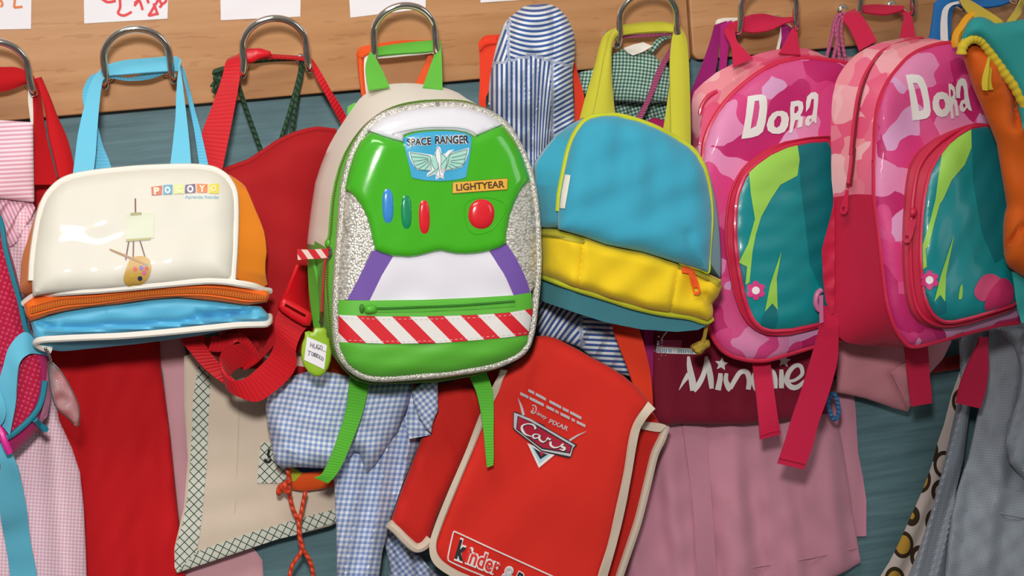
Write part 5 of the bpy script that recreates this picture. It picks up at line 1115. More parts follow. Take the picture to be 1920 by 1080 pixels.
hw((143, 838), (170, 848)); hw((156, 843), (150, 868), (144, 870)); hw((176, 850), (170, 868), (180, 876), (187, 862), (178, 850)); hw((192, 855), (188, 880)); hw((192, 855), (203, 860), (192, 868), (202, 878), (188, 880)); hw((208, 862), (204, 890)); hw((208, 862), (219, 868), (207, 875), (218, 893)); hw((226, 868), (222, 896)); hw((240, 876), (230, 882), (231, 898), (240, 902)); hw((246, 884), (242, 902), (251, 910), (256, 896), (247, 884))
b.tube(D3(Zw((198, 812), (240, 832), (276, 848)), add(dt_, .0012)), .0003, plain('grey_line', 'a9a49c'), seg=5)
b.build('paper_insert', nt_, 'white paper with handwriting')
b = MB(); b.tube(np.column_stack([Zw((270, 172), (262, 260), (255, 380), (248, 480), (245, 560)), [.164, .164, .164, .163, .163]]), .0013, plain('red_cord', 'b5272a', .6)); b.build('cord', nt_, 'thin red cord')
b = MB(); b.tube(np.column_stack([Zw((244, 555), (242, 600)), [.163, .163]]), .0020, plain('brass', 'b08a55', .3, .5, 1), k=2); 
for q_ in ((238, 612), (232, 632), (246, 640), (240, 655)): b.tube(np.column_stack([Zw(*[(q_[0] + 6 * math.cos(a), q_[1] + 9 * math.sin(a)) for a in np.linspace(0, 5.5, 8)]), np.linspace(.160, .164, 8)]), .0007, M_steel, closed=True, k=2, seg=5)
b.build('clasp', nt_, 'metal clasp and ring')

# ---- turquoise and yellow toddler bag (sixth hook)
M_turq = cloth('turquoise_fleece', '3ba3c0', .9, 5, .12, .18, .3); M_turq2 = cloth('turquoise_base', '52a3b4', .85, 4, .12, .1); M_yel = stripes('yellow_corduroy', 'ecca22', 'e0bd1c', 3.2, .5, 1, R(12), .25); M_limep = cloth('lime_binding', 'c3c92b', .7, 3, .15); M_yelst = cloth('yellow_green_strap', 'c8c338', .8, 3.2, .2, .1); M_olive = plain('olive_zip', '97882a', .6)
Zy = zf(980, 200, 2.25); Zp = zf(860, 0, 3.177)
tb = thing('bag', 'round-topped turquoise and yellow fabric bag with lime straps on the sixth hook', 'bag', (1170, 620, .08), 'bags hanging on the sixth hook')
body = Zy((330, 38), (400, 38), (480, 56), (560, 86), (640, 126), (700, 162), (740, 200), (775, 245), (798, 320), (815, 400), (825, 470), (832, 540), (838, 640), (838, 728), (790, 708), (750, 690), (660, 662), (600, 642), (500, 612), (350, 582), (250, 546), (150, 517), (70, 512), (56, 505), (52, 420), (47, 320), (44, 240), (90, 175), (140, 120), (200, 75), (250, 50))
fr = Zy((150, 440), (154, 380), (162, 330), (172, 280), (190, 195), (208, 140), (230, 100), (255, 68), (285, 48), (330, 38), (400, 38), (480, 58), (560, 88), (640, 130), (700, 168), (735, 205), (765, 260), (785, 330), (796, 400), (800, 470), (797, 540), (790, 640), (785, 700), (750, 690), (660, 662), (600, 642), (500, 612), (350, 582), (250, 546), (150, 517))
ftb = add(.172, bulge(fr, .022, 50), wrk(.0022, 80, 31), tilt(0, 0, .008, 1170, 350), crease(Zy((700, 540), (720, 640), (740, 690)), -.004, 9), crease(Zy((560, 120), (500, 300), (520, 420)), .003, 25))
b = MB(); b.loft([(scale_poly(body, .93), .108), (body, .122), (np.array(ring(body, 150)) * .9 + np.array(ring(fr, 150)) * .1, .142), (fr, lambda x, y: ftb(x, y) - .003)], M_turq, N=150, caps=(True, False)); b.build('side_panel', tb)
b = MB(); b.sheet(fr, ftb, M_turq, .002, 8); b.build('front_panel', tb)
b = MB(); b.tube(D3(fr[:25], add(ftb, .0005)), [.0030] * 17 + [.0024, .0018, .0014, .0012, .001, .001, .0008, .0008], M_limep, k=4); b.build('piping', tb, 'lime piping')
yb = Zy((54, 508), (66, 512), (150, 517), (250, 546), (350, 582), (500, 612), (600, 642), (660, 662), (750, 690), (838, 730), (838, 770), (825, 800), (800, 832), (804, 860), (802, 890), (782, 908), (700, 886), (600, 872), (530, 858), (450, 838), (380, 815), (300, 790), (230, 768), (150, 740), (62, 706), (54, 702))
LT = lambda x, y: -.060 * np.clip((1075 - np.asarray(x)) / 75, 0, 1) ** 1.5
fy = add(.168, LT, bulge(yb, .022, 22), wrk(.0016, 60, 33), crease(Zy((255, 550), (250, 650), (238, 755)), -.003, 4), crease(Zy((655, 658), (640, 760), (622, 868)), -.003, 4), crease(Zy((770, 800), (805, 835)), -.010, 8))
b = MB(); b.sheet(yb, fy, M_yel, .02, 6); b.build('lower_pocket', tb, 'yellow corduroy lower pocket')
b = MB(); pkt = Zy((262, 552), (350, 584), (500, 614), (600, 645), (655, 662), (640, 770), (620, 868), (530, 856), (450, 836), (380, 813), (300, 788), (238, 768)); b.sheet(pkt, add(fy, .0022), M_yel, .002, 6); b.build('patch_pocket', tb)
b = MB()
b.sheet(Zy((54, 516), (70, 518), (150, 520), (262, 548), (264, 580), (150, 556), (70, 552), (54, 550)), add(fy, .0012), plain('olive_tape', 'b5a92e', .7), .001, 6); b.tube(D3(Zy((54, 541), (72, 542), (150, 548), (262, 572)), add(fy, .0024)), .0014, M_olive); b.build('zip', tb, 'olive zip'); b = MB(); b.sheet(Zy((657, 662), (750, 694), (838, 735), (838, 768), (760, 715), (655, 684)), add(fy, .0012), plain('olive_tape', 'b5a92e', .7), .001, 6)
b.tube(D3(Zy((660, 680), (720, 700), (780, 730), (838, 762)), add(fy, .0024)), .0014, M_olive); b.build('zip', tb, 'olive zip')
b = MB(); b.sheet(Zy((668, 678), (690, 672), (722, 684), (728, 700), (712, 708), (690, 702), (672, 700)), add(fy, .006), plain('orange_plastic', 'ef5a1e', .35), .003, 5)
b.sheet(Zy((700, 702), (726, 700), (742, 740), (752, 780), (742, 795), (722, 792), (712, 750)), add(fy, .008), plain('orange_plastic', 'ef5a1e', .35), .0025, 5, holes=[Zy((722, 762), (738, 762), (744, 780), (728, 782))]); b.build('zip_pull', tb, 'orange plastic zip pull')
b = MB(); bs_ = Zy((56, 703), (64, 707), (150, 741), (230, 769), (300, 791), (380, 816), (450, 839), (530, 859), (600, 873), (700, 887), (780, 908), (784, 920), (740, 942), (650, 950), (500, 940), (350, 910), (200, 862), (80, 820), (58, 806))
top_ = Zy((56, 703), (150, 741), (300, 791), (450, 839), (600, 873), (780, 908)); b.sheet(bs_, lambda x, y: .170 + LT(x, y) - .0005 * pdist(x, y, top_, False), M_turq2, .02, 7); b.build('base', tb, 'dull turquoise base')
b = MB(); b.tube(np.column_stack([Zy((54, 702), (66, 708), (150, 741), (230, 769), (300, 791), (380, 816), (450, 839), (530, 859), (600, 873), (700, 887), (770, 908), (798, 895)), np.concatenate([[.116, .126, .160], np.full(7, .174), [.170, .166]])]), .0032, M_limep); b.build('base_piping', tb, 'lime piping')
b = MB(); b.sheet(Zy((178, 285), (202, 290), (178, 430), (155, 428), (165, 350)), add(ftb, .002), M_white, .001, 5); b.build('side_label', tb, 'small white label')
b = MB()
b.ribbon(np.column_stack([Zp((795, 700), (822, 580), (848, 440), (872, 300), (905, 200), (950, 160), (1040, 142), (1150, 132), (1230, 134), (1300, 150)), [.142, .125, .105, .085, .068, .058, .050, .046, .046, .05]]), np.column_stack([Zp((930, 700), (918, 580), (908, 440), (912, 300), (932, 232), (960, 215), (1040, 200), (1150, 192), (1230, 190), (1290, 194)), [.13, .115, .10, .085, .072, .064, .058, .055, .055, .056]]), M_yelst, .0025, bow=.003, k=8)
b.ribbon(np.column_stack([Zp((1285, 165), (1268, 240), (1258, 350), (1258, 480), (1260, 620), (1264, 800)), [.052, .07, .085, .10, .115, .13]]), np.column_stack([Zp((1320, 160), (1355, 230), (1368, 350), (1374, 500), (1378, 680), (1380, 880)), [.052, .068, .085, .10, .115, .13]]), M_yelst, .0025, bow=.003)
b.build('handle', tb, 'lime yellow cloth handle')
b = MB()
b.ribbon(np.column_stack([Zp((722, 710), (762, 560), (810, 400), (842, 270), (870, 205), (930, 170)), [.09, .085, .075, .065, .055, .05]]), np.column_stack([Zp((815, 700), (840, 560), (868, 400), (890, 270), (905, 220), (945, 195)), [.10, .094, .082, .07, .06, .055]]), M_yelst, .002, bow=.002)
b.ribbon(np.column_stack([Zp((1215, 790), (1235, 660), (1258, 500)), [.10, .094, .088]]), np.column_stack([Zp((1268, 800), (1272, 660), (1275, 500)), [.10, .096, .09]]), M_yelst, .002); b.build('handle', tb)
b = MB(); Zv = zf(980, 200, 2.25)
b.tube(np.column_stack([Zv((780, 905), (774, 935), (766, 975), (758, 1000)), [.156, .150, .142, .136]]), [.0016, .0022, .0022, .0035], plain('mustard_cloth', 'c3a53a', .8))
b.sheet(sm(Zv((755, 985), (785, 985), (790, 1010), (770, 1025), (748, 1046), (720, 1035), (708, 1010), (730, 995))), add(.134, bulge(sm(Zv((755, 985), (785, 985), (790, 1010), (770, 1025), (748, 1046), (720, 1035), (708, 1010), (730, 995))), .008, 12), wrk(.002, 14, 2)), plain('mustard_cloth', 'c3a53a', .8), .012, 4); b.build('knotted_tie', tb, 'mustard knotted tie')

# ---- the two pink camouflage backpacks
M_camo = camo('pink_camouflage', ['c2206c', 'dc4488', 'd9508c', 'e48ab8', 'dda0cc', 'd93a80'], 30, 0); M_camol = camo('light_pink_camouflage', ['ee7f96', 'f3a8b2', 'e9587f', 'f0939f', 'f5b7bd', 'ec6f8e'], 34, 3.3)
M_crim = cloth('crimson_nylon', 'cb1f45', .55, 3, .12, .1, .05, .4); M_crimp2 = plain('crimson_piping', 'd4264c', .4, .5, 0, .1); M_crweb = webbing('crimson_webbing', 'd01a48', 3.5, .7, .3)
M_teal = vinyl('teal_print_ground', '0f8a90', .35, .12, .12); tp = lambda h: plain('print_' + h, h, .45)
M_dteal = tp('0c7078'); M_leaf = tp('9cd254'); M_pflow = tp('dc3d86'); M_wht = tp('efe9ea'); M_lett = plain('cream_lettering', 'ece7e4', .5)
def flower(b, c, r, df):
    for k in range(6): b.disc((c[0] + r * math.cos(k * 1.047 + .5), c[1] + r * math.sin(k * 1.047 + .5)), r * .52, df, M_pflow, .0012, n=14)
    b.disc(c, r * .62, df, M_wht, .0016, n=16)

Zu = zf(1280, 240, 2.347)
d1 = thing('backpack', 'pink camouflage backpack with teal pocket, half covered by its twin, on the seventh hook', 'backpack', (1450, 675, .08), 'pink camouflage backpacks')
fo = Z33((120, 940), (124, 880), (132, 840), (160, 760), (210, 670), (280, 580), (380, 490), (480, 420), (580, 375), (700, 350), (780, 350), (850, 358), (940, 370)) + [(1588, 122), (1604, 150), (1612, 240), (1616, 340), (1618, 460), (1612, 560), (1600, 610), (1580, 634)] + Zu((640, 942), (560, 966), (480, 990), (380, 1018), (330, 1022), (280, 1018), (220, 1002), (175, 975), (140, 930), (120, 875), (100, 780), (80, 640), (70, 500), (68, 350), (72, 230))
ro = Z33((52, 600), (70, 545), (115, 500), (200, 432), (320, 370), (450, 320), (560, 295), (640, 284), (720, 284), (790, 304), (850, 336), (960, 380)) + [(1595, 160), (1604, 300), (1604, 460), (1590, 600), (1560, 625)] + Zu((560, 935), (400, 985), (250, 985), (160, 930), (110, 820), (80, 640), (50, 400), (40, 250), (42, 160))
f1 = add(.090, bulge(fo, .012, 50), wrk(.0012, 80, 41), tilt(0, .000, .004, 1450, 400))
b = MB(); b.loft([(scale_poly(ro, .97), .054), (ro, .060), (np.array(ring(ro, 150)) * .4 + np.array(ring(fo, 150)) * .6, .080), (fo, lambda x, y: f1(x, y) - .002)], M_camol, N=150, caps=(True, False), matfn=lambda x, y, k: M_crim if y > 600 else M_camol); b.build('side_panel', d1, 'lighter pink camouflage side with crimson bottom')
b = MB(); b.sheet(fo, f1, M_camo, .002, 9); b.build('front_panel', d1)
b = MB(); b.tube(D3(fo, add(f1, .0006)), .0030, M_crimp2, closed=True, k=3); b.build('piping', d1, 'crimson piping')
b = MB(); b.tube(np.column_stack([Z33((100, 680), (110, 640), (130, 600), (160, 570), (205, 545)), np.full(5, .078)]), .0022, M_crimp2); b.build('side_zip', d1)
po = Zu((650, 34), (560, 40), (450, 60), (400, 80), (355, 103), (320, 126), (288, 152), (262, 178), (240, 212), (220, 250), (206, 292), (195, 345), (189, 400), (187, 450), (188, 500), (194, 555), (203, 610), (213, 670), (226, 725), (242, 775), (262, 822), (285, 856), (310, 882), (345, 902), (382, 912), (430, 914), (475, 910), (560, 890), (640, 868)) + [(1570, 604), (1584, 560), (1590, 480), (1588, 380), (1580, 300), (1566, 262)]
pi_ = Zu((650, 54), (560, 60), (462, 80), (385, 115), (325, 158), (290, 190), (270, 220), (252, 262), (240, 300), (233, 350), (230, 400), (230, 450), (232, 500), (238, 560), (246, 620), (257, 680), (270, 740), (284, 790), (302, 832), (320, 858), (342, 877), (370, 888), (400, 893), (480, 889), (580, 868), (640, 850)) + [(1563, 590), (1574, 550), (1580, 480), (1578, 380), (1570, 310), (1558, 275)]
fp1 = add(.114, bulge(pi_, .008, 40), wrk(.0008, 60, 4), tilt(0, -.008, .004, 1450, 400))
b = MB(); b.loft([(po, lambda x, y: f1(x, y) - .001), (scale_poly(po, .998), lambda x, y: f1(x, y) + .010), (pi_, lambda x, y: fp1(x, y) - .001)], M_crim, N=140); b.build('pocket_gusset', d1, 'crimson pocket side')
b = MB(); b.sheet(pi_, fp1, M_teal, .002, 7); b.build('pocket_front', d1, 'teal printed pocket front')
b = MB(); b.tube(D3(np.array(ring(pi_, 120)), add(fp1, .001)), .0028, M_crimp2, closed=True, k=1); b.tube(D3(scale_poly(np.array(ring(po, 120)), .988), lambda x, y: np.full(np.shape(x), .109) - .005 * (np.asarray(x) - 1450) / 100 + .004 * (np.asarray(y) - 400) / 100), .0016, M_crim, closed=True, k=1); b.build('pocket_piping', d1)
b = MB()
b.sheet(Zu((508, 70), (648, 56), (700, 60), (720, 400), (700, 700), (640, 780), (560, 600), (540, 420), (520, 250)), fp1, M_dteal, 0, 9, lift=.0006)
b.sheet(Zu((292, 194), (330, 160), (385, 120), (440, 92), (505, 70), (515, 140), (505, 210), (430, 250), (390, 310), (345, 392), (322, 470), (308, 540), (294, 680), (276, 690), (284, 610), (247, 592), (288, 510), (318, 400), (300, 290)), fp1, M_leaf, 0, 8, lift=.0009)
b.sheet(Zu((435, 540), (425, 600), (414, 660), (418, 800), (395, 772), (362, 808), (385, 690)), fp1, M_leaf, 0, 7, lift=.0009)
b.sheet(sm(Zu((245, 600), (270, 590), (285, 640), (275, 720), (258, 700))), fp1, M_dteal, 0, 8, lift=.0006); b.sheet(sm(Zu((350, 830), (395, 775), (420, 830), (400, 885), (350, 880))), fp1, M_dteal, 0, 8, lift=.0006)
flower(b, Zu((322, 715))[0], 12, fp1)
b.build('pocket_print', d1)
def letters(b, Zx, df, D, O, Rr, Aa):
    for outer_, holes_ in (D, O, Rr, Aa): b.sheet(Zx(*outer_), df, M_lett, 0, 5, lift=.0012, holes=[Zx(*h_) for h_ in holes_], bstep=3)
b = MB()
letters(b, Z33, f1, ([(388, 574), (430, 566), (470, 562), (495, 572), (504, 600), (503, 660), (494, 730), (478, 785), (450, 808), (410, 820), (350, 828), (362, 770), (376, 690)], [[(430, 602), (455, 600), (458, 640), (450, 700), (438, 750), (405, 768), (412, 720), (422, 660)]]),
        ([(560, 662), (595, 660), (622, 672), (634, 705), (628, 750), (608, 785), (575, 798), (535, 796), (508, 778), (500, 745), (512, 705), (534, 675)], [[(566, 690), (585, 694), (588, 720), (578, 750), (560, 762), (545, 752), (545, 720)]]),
        ([(645, 606), (690, 598), (715, 608), (720, 640), (712, 670), (700, 690), (718, 700), (712, 755), (684, 762), (690, 715), (672, 715), (652, 790), (634, 794), (642, 720), (640, 650)], [[(668, 635), (688, 632), (690, 655), (676, 675), (664, 672)]]),
        ([(735, 610), (742, 575), (765, 552), (790, 548), (808, 562), (808, 600), (800, 680), (796, 738), (778, 720), (752, 752), (732, 745), (730, 720), (745, 690), (772, 688), (780, 640), (782, 590), (768, 590), (756, 640), (735, 668)], [[(756, 712), (768, 706), (768, 722), (756, 730)]]))
b.build('lettering', d1, 'cream white lettering')
b = MB()
b.ribbon(np.column_stack([Z33((300, 400), (296, 340), (285, 270), (250, 200), (262, 155), (330, 120), (400, 92), (480, 85), (580, 106), (668, 104)), [.085, .08, .074, .066, .058, .050, .046, .044, .046, .05]]), np.column_stack([Z33((420, 350), (370, 300), (325, 250), (312, 205), (310, 180), (335, 182), (420, 195), (520, 180), (600, 145), (655, 125)), [.085, .08, .074, .066, .06, .058, .060, .060, .056, .054]]), M_crweb, .002)
b.ribbon(np.column_stack([Z33((640, 130), (655, 160), (630, 210), (600, 270), (570, 320)), [.05, .058, .066, .074, .082]]), np.column_stack([Z33((672, 105), (680, 160), (684, 220), (692, 280), (700, 330)), [.05, .058, .066, .074, .082]]), M_crweb, .002); b.build('handle', d1, 'crimson webbing handle')
b = MB(); b.ribbon(np.column_stack([Z7((560, 150), (568, 220), (582, 340), (592, 440), (596, 504)), [.072, .084, .096, .100, .10]]), np.column_stack([Z7((635, 150), (642, 200), (658, 320), (672, 420), (682, 482)), [.072, .084, .096, .100, .10]]), M_crweb, .002); b.tube(np.column_stack([Z7((597, 486), (640, 472), (680, 464)), np.full(3, .102)]), .0010, M_crweb, seg=6); b.build('shoulder_strap', d1)
b = MB(); b.tube(np.column_stack([Zu((612, 712), (592, 730), (586, 770), (600, 800), (612, 790)), np.full(5, .132)]), .0030, plain('pink_plastic', 'c9709c', .35)); b.sheet(Zu((600, 738), (618, 734), (620, 855), (602, 862)), .138, plain('pink_plastic', 'c9709c', .35), .004, 5); b.build('strap_loop', d1, 'pale pink plastic loop')

Zx = zf(1540, 240, 2.455)
d2 = thing('backpack', 'pink camouflage backpack in front, with zip seam and side pocket, on the eighth hook', 'backpack', (1750, 640, .10), 'pink camouflage backpacks')
fo2 = Z5((860, 262), (760, 258), (680, 270), (590, 300), (540, 328), (500, 360), (430, 440), (380, 520), (345, 610), (325, 720), (319, 850), (315, 1000)) + Zx((243, 150), (244, 230), (244, 310), (252, 390), (260, 450), (272, 550), (280, 620), (295, 750), (305, 810), (320, 862), (338, 912), (360, 952), (400, 998), (430, 1004), (460, 1000), (560, 975), (700, 935), (820, 905), (925, 885)) + [(1935, 560), (1950, 440), (1952, 300), (1935, 200), (1905, 130), (1860, 95)]
ro2 = Z5((620, 222), (565, 222), (480, 226), (380, 246), (335, 258), (290, 276), (240, 302), (200, 330), (140, 392), (110, 436), (88, 482), (65, 580), (57, 720), (56, 820), (60, 920)) + Zx((45, 160), (47, 240), (55, 315), (52, 450), (50, 600), (48, 760), (50, 870), (62, 930), (80, 962), (105, 982), (130, 992), (220, 1003), (330, 1012), (420, 1006), (560, 965), (700, 925), (820, 890)) + [(1900, 580), (1915, 440), (1915, 300), (1880, 170), (1800, 90)]
f2 = add(.182, bulge(fo2, .014, 50), wrk(.0014, 80, 43), tilt(0, -.004, .006, 1740, 400))
r1_, r2_ = np.array(ring(ro2, 160)), np.array(ring(fo2, 160))
sf = lambda x, y, k: M_crim if y > 367 + .0 * x else M_camol
b = MB(); b.loft([(scale_poly(ro2, .97), .118), (ro2, .128), (r1_ * .45 + r2_ * .55, .158), (fo2, lambda x, y: f2(x, y) - .002)], M_camol, N=160, caps=(True, False), matfn=sf); b.build('side_panel', d2, 'light pink camouflage side, crimson below')
b = MB(); b.sheet(fo2, f2, M_camo, .002, 9); b.build('front_panel', d2)
b = MB(); b.tube(D3(fo2, add(f2, .0006)), .0028, M_crimp2, closed=True, k=3); b.build('piping', d2, 'crimson piping')
zl = Z5((600, 228), (510, 250), (450, 270), (400, 292), (350, 320), (318, 358), (290, 400), (262, 450), (240, 505), (222, 570), (208, 650), (197, 730), (188, 820), (178, 920)) + Zx((145, 90), (138, 170), (126, 255))
zd2 = .133 + .031 * np.interp(np.arange(17), [0, 4, 9, 16], [.15, .45, .85, 1.0])
b = MB(); b.tube(np.column_stack([np.array(zl), zd2]), .0028, M_crimp2, seg=6); b.tube(np.column_stack([np.array(zl) + [3.5, 1], zd2 + .003]), .0014, cord('crimson_zip_teeth', 'a8183a', 4), seg=6); b.build('main_zip', d2, 'crimson zip')
b = MB(); b.dome(Zx((128, 255))[0], 6, 9, .150, M_crimp2, .006, .2); b.sheet(Zx((112, 285), (126, 285), (122, 380), (112, 396), (92, 396), (84, 380), (100, 330)), .158, M_crimp2, .003, 5, holes=[Zx((95, 362), (108, 362), (108, 384), (95, 384))]); b.build('zip_pull', d2)
b = MB(); b.sheet(Zx((60, 330), (40, 420), (12, 520), (2, 560), (8, 700), (20, 800), (45, 860), (60, 850), (62, 600)), add(.134, wrk(.0010, 24, 3)), M_crim, .004, 6); b.build('side_pocket', d2, 'crimson side pocket')
po2 = Z5((980, 735), (900, 740), (850, 750), (800, 766), (740, 790), (680, 820), (630, 852), (580, 892), (550, 930), (528, 970), (512, 1060)) + Zx((402, 170), (393, 210), (385, 260), (378, 330), (374, 400), (371, 480), (370, 550), (371, 630), (375, 700), (381, 755), (390, 802), (402, 840), (420, 872), (445, 895), (480, 912), (520, 922), (560, 926), (610, 923), (650, 916), (760, 882), (890, 838)) + [(1925, 540), (1935, 440), (1925, 330), (1900, 260)]
pi2 = Z5((985, 748), (940, 752), (880, 765)) + Zx((690, 0), (655, 18), (620, 42), (580, 80), (545, 125), (520, 165), (500, 205), (485, 262), (474, 325), (467, 390), (462, 450), (459, 510), (458, 560), (459, 620), (463, 680), (468, 730), (477, 775), (490, 815), (510, 850), (532, 874), (560, 889), (590, 892), (620, 889), (700, 870), (800, 840), (880, 815)) + [(1912, 560), (1924, 500), (1926, 400), (1918, 310), (1900, 255)]
fp2 = add(.220, bulge(pi2, .010, 40), wrk(.0008, 60, 5), tilt(0, -.006, .006, 1800, 430))
rp1, rp2 = np.array(ring(po2, 150)), np.array(ring(pi2, 150))
b = MB(); b.loft([(po2, lambda x, y: f2(x, y) - .001), (rp1 * .85 + rp2 * .15, lambda x, y: f2(x, y) + .012), (rp1 * .3 + rp2 * .7, lambda x, y: f2(x, y) * .4 + fp2(x, y) * .6), (pi2, lambda x, y: fp2(x, y) - .001)], M_crim, N=150); b.build('pocket_gusset', d2, 'crimson pocket side')
b = MB(); b.sheet(pi2, fp2, M_teal, .002, 7); b.build('pocket_front', d2, 'teal printed pocket front')
b = MB(); b.tube(D3(rp2, add(fp2, .001)), .0026, M_crimp2, closed=True, k=1); b.tube(D3(rp1 * .55 + rp2 * .45, lambda x, y: f2(x, y) * .5 + fp2(x, y) * .5 + .001), .0022, M_crimp2, closed=True, k=1); b.build('pocket_piping', d2)
b = MB(); b.dome(Zx((424, 388))[0], 7, 10, add(f2, .022), M_crimp2, .006, .2); b.sheet(Zx((404, 425), (440, 420), (420, 500), (405, 528), (384, 528), (376, 508), (392, 460)), add(f2, .028), M_crimp2, .003, 5, holes=[Zx((385, 494), (402, 494), (402, 516), (385, 516))]); b.build('pocket_zip_pull', d2)
b = MB()
b.sheet(Zx((690, 2), (770, 0), (850, 40), (900, 300), (890, 560), (800, 620), (740, 480), (700, 250)), fp2, M_dteal, 0, 9, lift=.0006)
b.sheet(Zx((555, 120), (590, 76), (630, 42), (690, 6), (692, 90), (660, 170), (600, 240), (560, 330), (545, 350), (520, 440), (495, 540), (480, 560), (486, 640), (468, 650), (466, 540), (500, 430), (525, 330), (540, 220)), fp2, M_leaf, 0, 8, lift=.0009)
b.sheet(Zx((612, 490), (590, 600), (574, 680), (570, 800), (548, 768), (520, 800), (550, 680)), fp2, M_leaf, 0, 7, lift=.0009)
b.sheet(sm(Zx((478, 760), (500, 770), (530, 815), (552, 770), (575, 800), (570, 850), (520, 850))), fp2, M_dteal, 0, 8, lift=.0006)
b.sheet(sm(Zx((640, 730), (650, 725), (648, 780), (632, 785))), fp2, M_leaf, 0, 5, lift=.0009)
flower(b, Zx((498, 700))[0], 12, fp2)
Mpk = tp('c92f66')
b.sheet(sm(Zx((715, 720), (745, 680), (790, 672), (830, 700), (830, 750), (790, 775), (745, 798), (712, 780), (704, 750)), 5), fp2, tp('d8507c'), 0, 7, lift=.0008); b.sheet(sm(Zx((760, 780), (800, 720), (840, 690), (878, 720), (885, 780), (860, 815), (800, 830), (755, 838)), 5), fp2, Mpk, 0, 7, lift=.0011)
b.build('pocket_print', d2)
b = MB()
letters(b, Z5, f2, ([(503, 446), (540, 442), (580, 446), (605, 462), (630, 520), (645, 600), (652, 660), (645, 690), (625, 706), (580, 714), (543, 718), (535, 640), (522, 540)], [[(545, 495), (570, 494), (590, 530), (606, 600), (610, 650), (600, 658), (582, 662), (572, 600), (556, 530)]]),
        ([(690, 552), (720, 546), (748, 556), (766, 585), (772, 625), (765, 665), (745, 692), (712, 698), (685, 684), (665, 650), (662, 610), (670, 575)], [[(705, 592), (728, 590), (738, 615), (735, 645), (720, 655), (706, 640), (700, 615)]]),
        ([(757, 498), (775, 500), (793, 520), (800, 555), (798, 590), (808, 600), (820, 690), (800, 690), (796, 640), (788, 615), (782, 640), (790, 704), (774, 708), (766, 640), (760, 560)], [[(770, 530), (782, 540), (786, 565), (774, 580), (770, 560)]]),
        ([(804, 585), (800, 520), (812, 482), (835, 464), (858, 472), (868, 500), (876, 570), (886, 620), (898, 662), (878, 655), (868, 640), (850, 668), (828, 660), (822, 630), (832, 600), (852, 592), (850, 540), (842, 510), (832, 512), (826, 560), (828, 584)], [[(842, 622), (854, 615), (860, 632), (848, 645)]]))
b.build('lettering', d2, 'cream white lettering')
b = MB()
b.ribbon(np.column_stack([Z5((225, 305), (200, 240), (165, 170), (130, 118), (150, 80), (215, 50), (260, 34), (330, 30), (400, 35), (495, 38)), [.098, .09, .082, .074, .066, .056, .05, .046, .046, .05]]), np.column_stack([Z5((330, 245), (300, 190), (265, 130), (228, 82), (222, 70), (235, 72), (300, 82), (380, 88), (440, 76), (490, 60)), [.098, .09, .082, .074, .068, .062, .060, .06, .058, .056]]), M_crweb, .002)
b.ribbon(np.column_stack([Z5((470, 90), (490, 95), (480, 150), (465, 230)), [.052, .062, .076, .092]]), np.column_stack([Z5((492, 60), (530, 90), (548, 150), (558, 230)), [.052, .062, .076, .092]]), M_crweb, .002); b.build('handle', d2, 'crimson webbing handle')
b = MB(); b.ribbon(np.column_stack([Z7((865, -60), (848, 20), (835, 80), (800, 200), (770, 300), (735, 400), (705, 500), (670, 605)), [.130, .132, .130, .128, .126, .125, .125, .125]]), np.column_stack([Z7((940, -60), (926, 20), (926, 80), (920, 180), (882, 320), (840, 440), (815, 540), (780, 630)), [.130, .132, .130, .128, .126, .125, .125, .125]]), M_crweb, .002); b.tube(np.column_stack([Z7((678, 580), (730, 592), (785, 606)), np.full(3, .127)]), .0010, M_crweb, seg=6); b.build('shoulder_strap', d2)
b = MB(); b.ribbon(np.column_stack([Zg((125, -10), (140, 60), (150, 160), (160, 240), (168, 300)), [.085, .09, .094, .096, .096]]), np.column_stack([Zg((240, -10), (246, 60), (252, 160), (260, 230), (262, 284)), [.085, .09, .094, .096, .096]]), M_crweb, .002); b.build('shoulder_strap', d2)
b = MB(); b.ribbon(np.column_stack([Zg((480, -20), (470, 20), (430, 100), (392, 200), (374, 284)), [.1, .105, .108, .108, .106]]), np.column_stack([Zg((520, -20), (520, 40), (522, 130), (508, 230), (484, 308)), [.1, .1, .10, .10, .102]]), M_crweb, .002); b.build('shoulder_strap', d2)

# ---- orange and teal backpack cut by the right edge
M_teal3 = cloth('teal_canvas', '2f9f9d', .65, 3, .15, .15); M_or3 = cloth('burnt_orange_canvas', 'e0620f', .65, 3, .15, .18); M_yl3 = cloth('yellow_trim', 'e2c533', .7, 3, .2); M_ylweb = cloth('yellow_webbing', 'd8bf30', .7, 3.2, .2); M_amb = plain('amber_cord', 'f0a818', .5)
Zr = zf(1700, 0, 4.154); Zo = zf(1760, 380, 2.84)
ot_ = thing('backpack', 'orange and teal backpack with yellow bobble trim at the right edge', 'backpack', (1930, 600, .12), 'backpacks on the coat rack')
oor = Zr((422, 400), (440, 450), (470, 540), (520, 690), (590, 850), (655, 1000), (700, 1120)) + Zo((362, 20), (350, 60), (343, 120), (342, 200), (346, 275), (358, 320), (375, 345), (410, 370), (455, 400)) + [(2080, 540), (2080, 160)] + Zr((900, 380), (700, 330), (560, 320), (470, 330))
f3 = add(.244, bulge(oor, .026, 46), wrk(.0014, 90, 51), crease(Zr((545, 700), (640, 705), (740, 690)), -.003, 3), crease(Zr((760, 560), (850, 760), (860, 960)), -.012, 9), crease(Zo((455, 120), (380, 210), (350, 260)), -.006, 6))
b = MB(); b.sheet(oor, f3, M_or3, .010, 8); b.build('body', ot_)
otl = Zr((870, 720), (850, 800), (860, 900), (900, 1040)) + [(1990, 300), (1990, 150)]
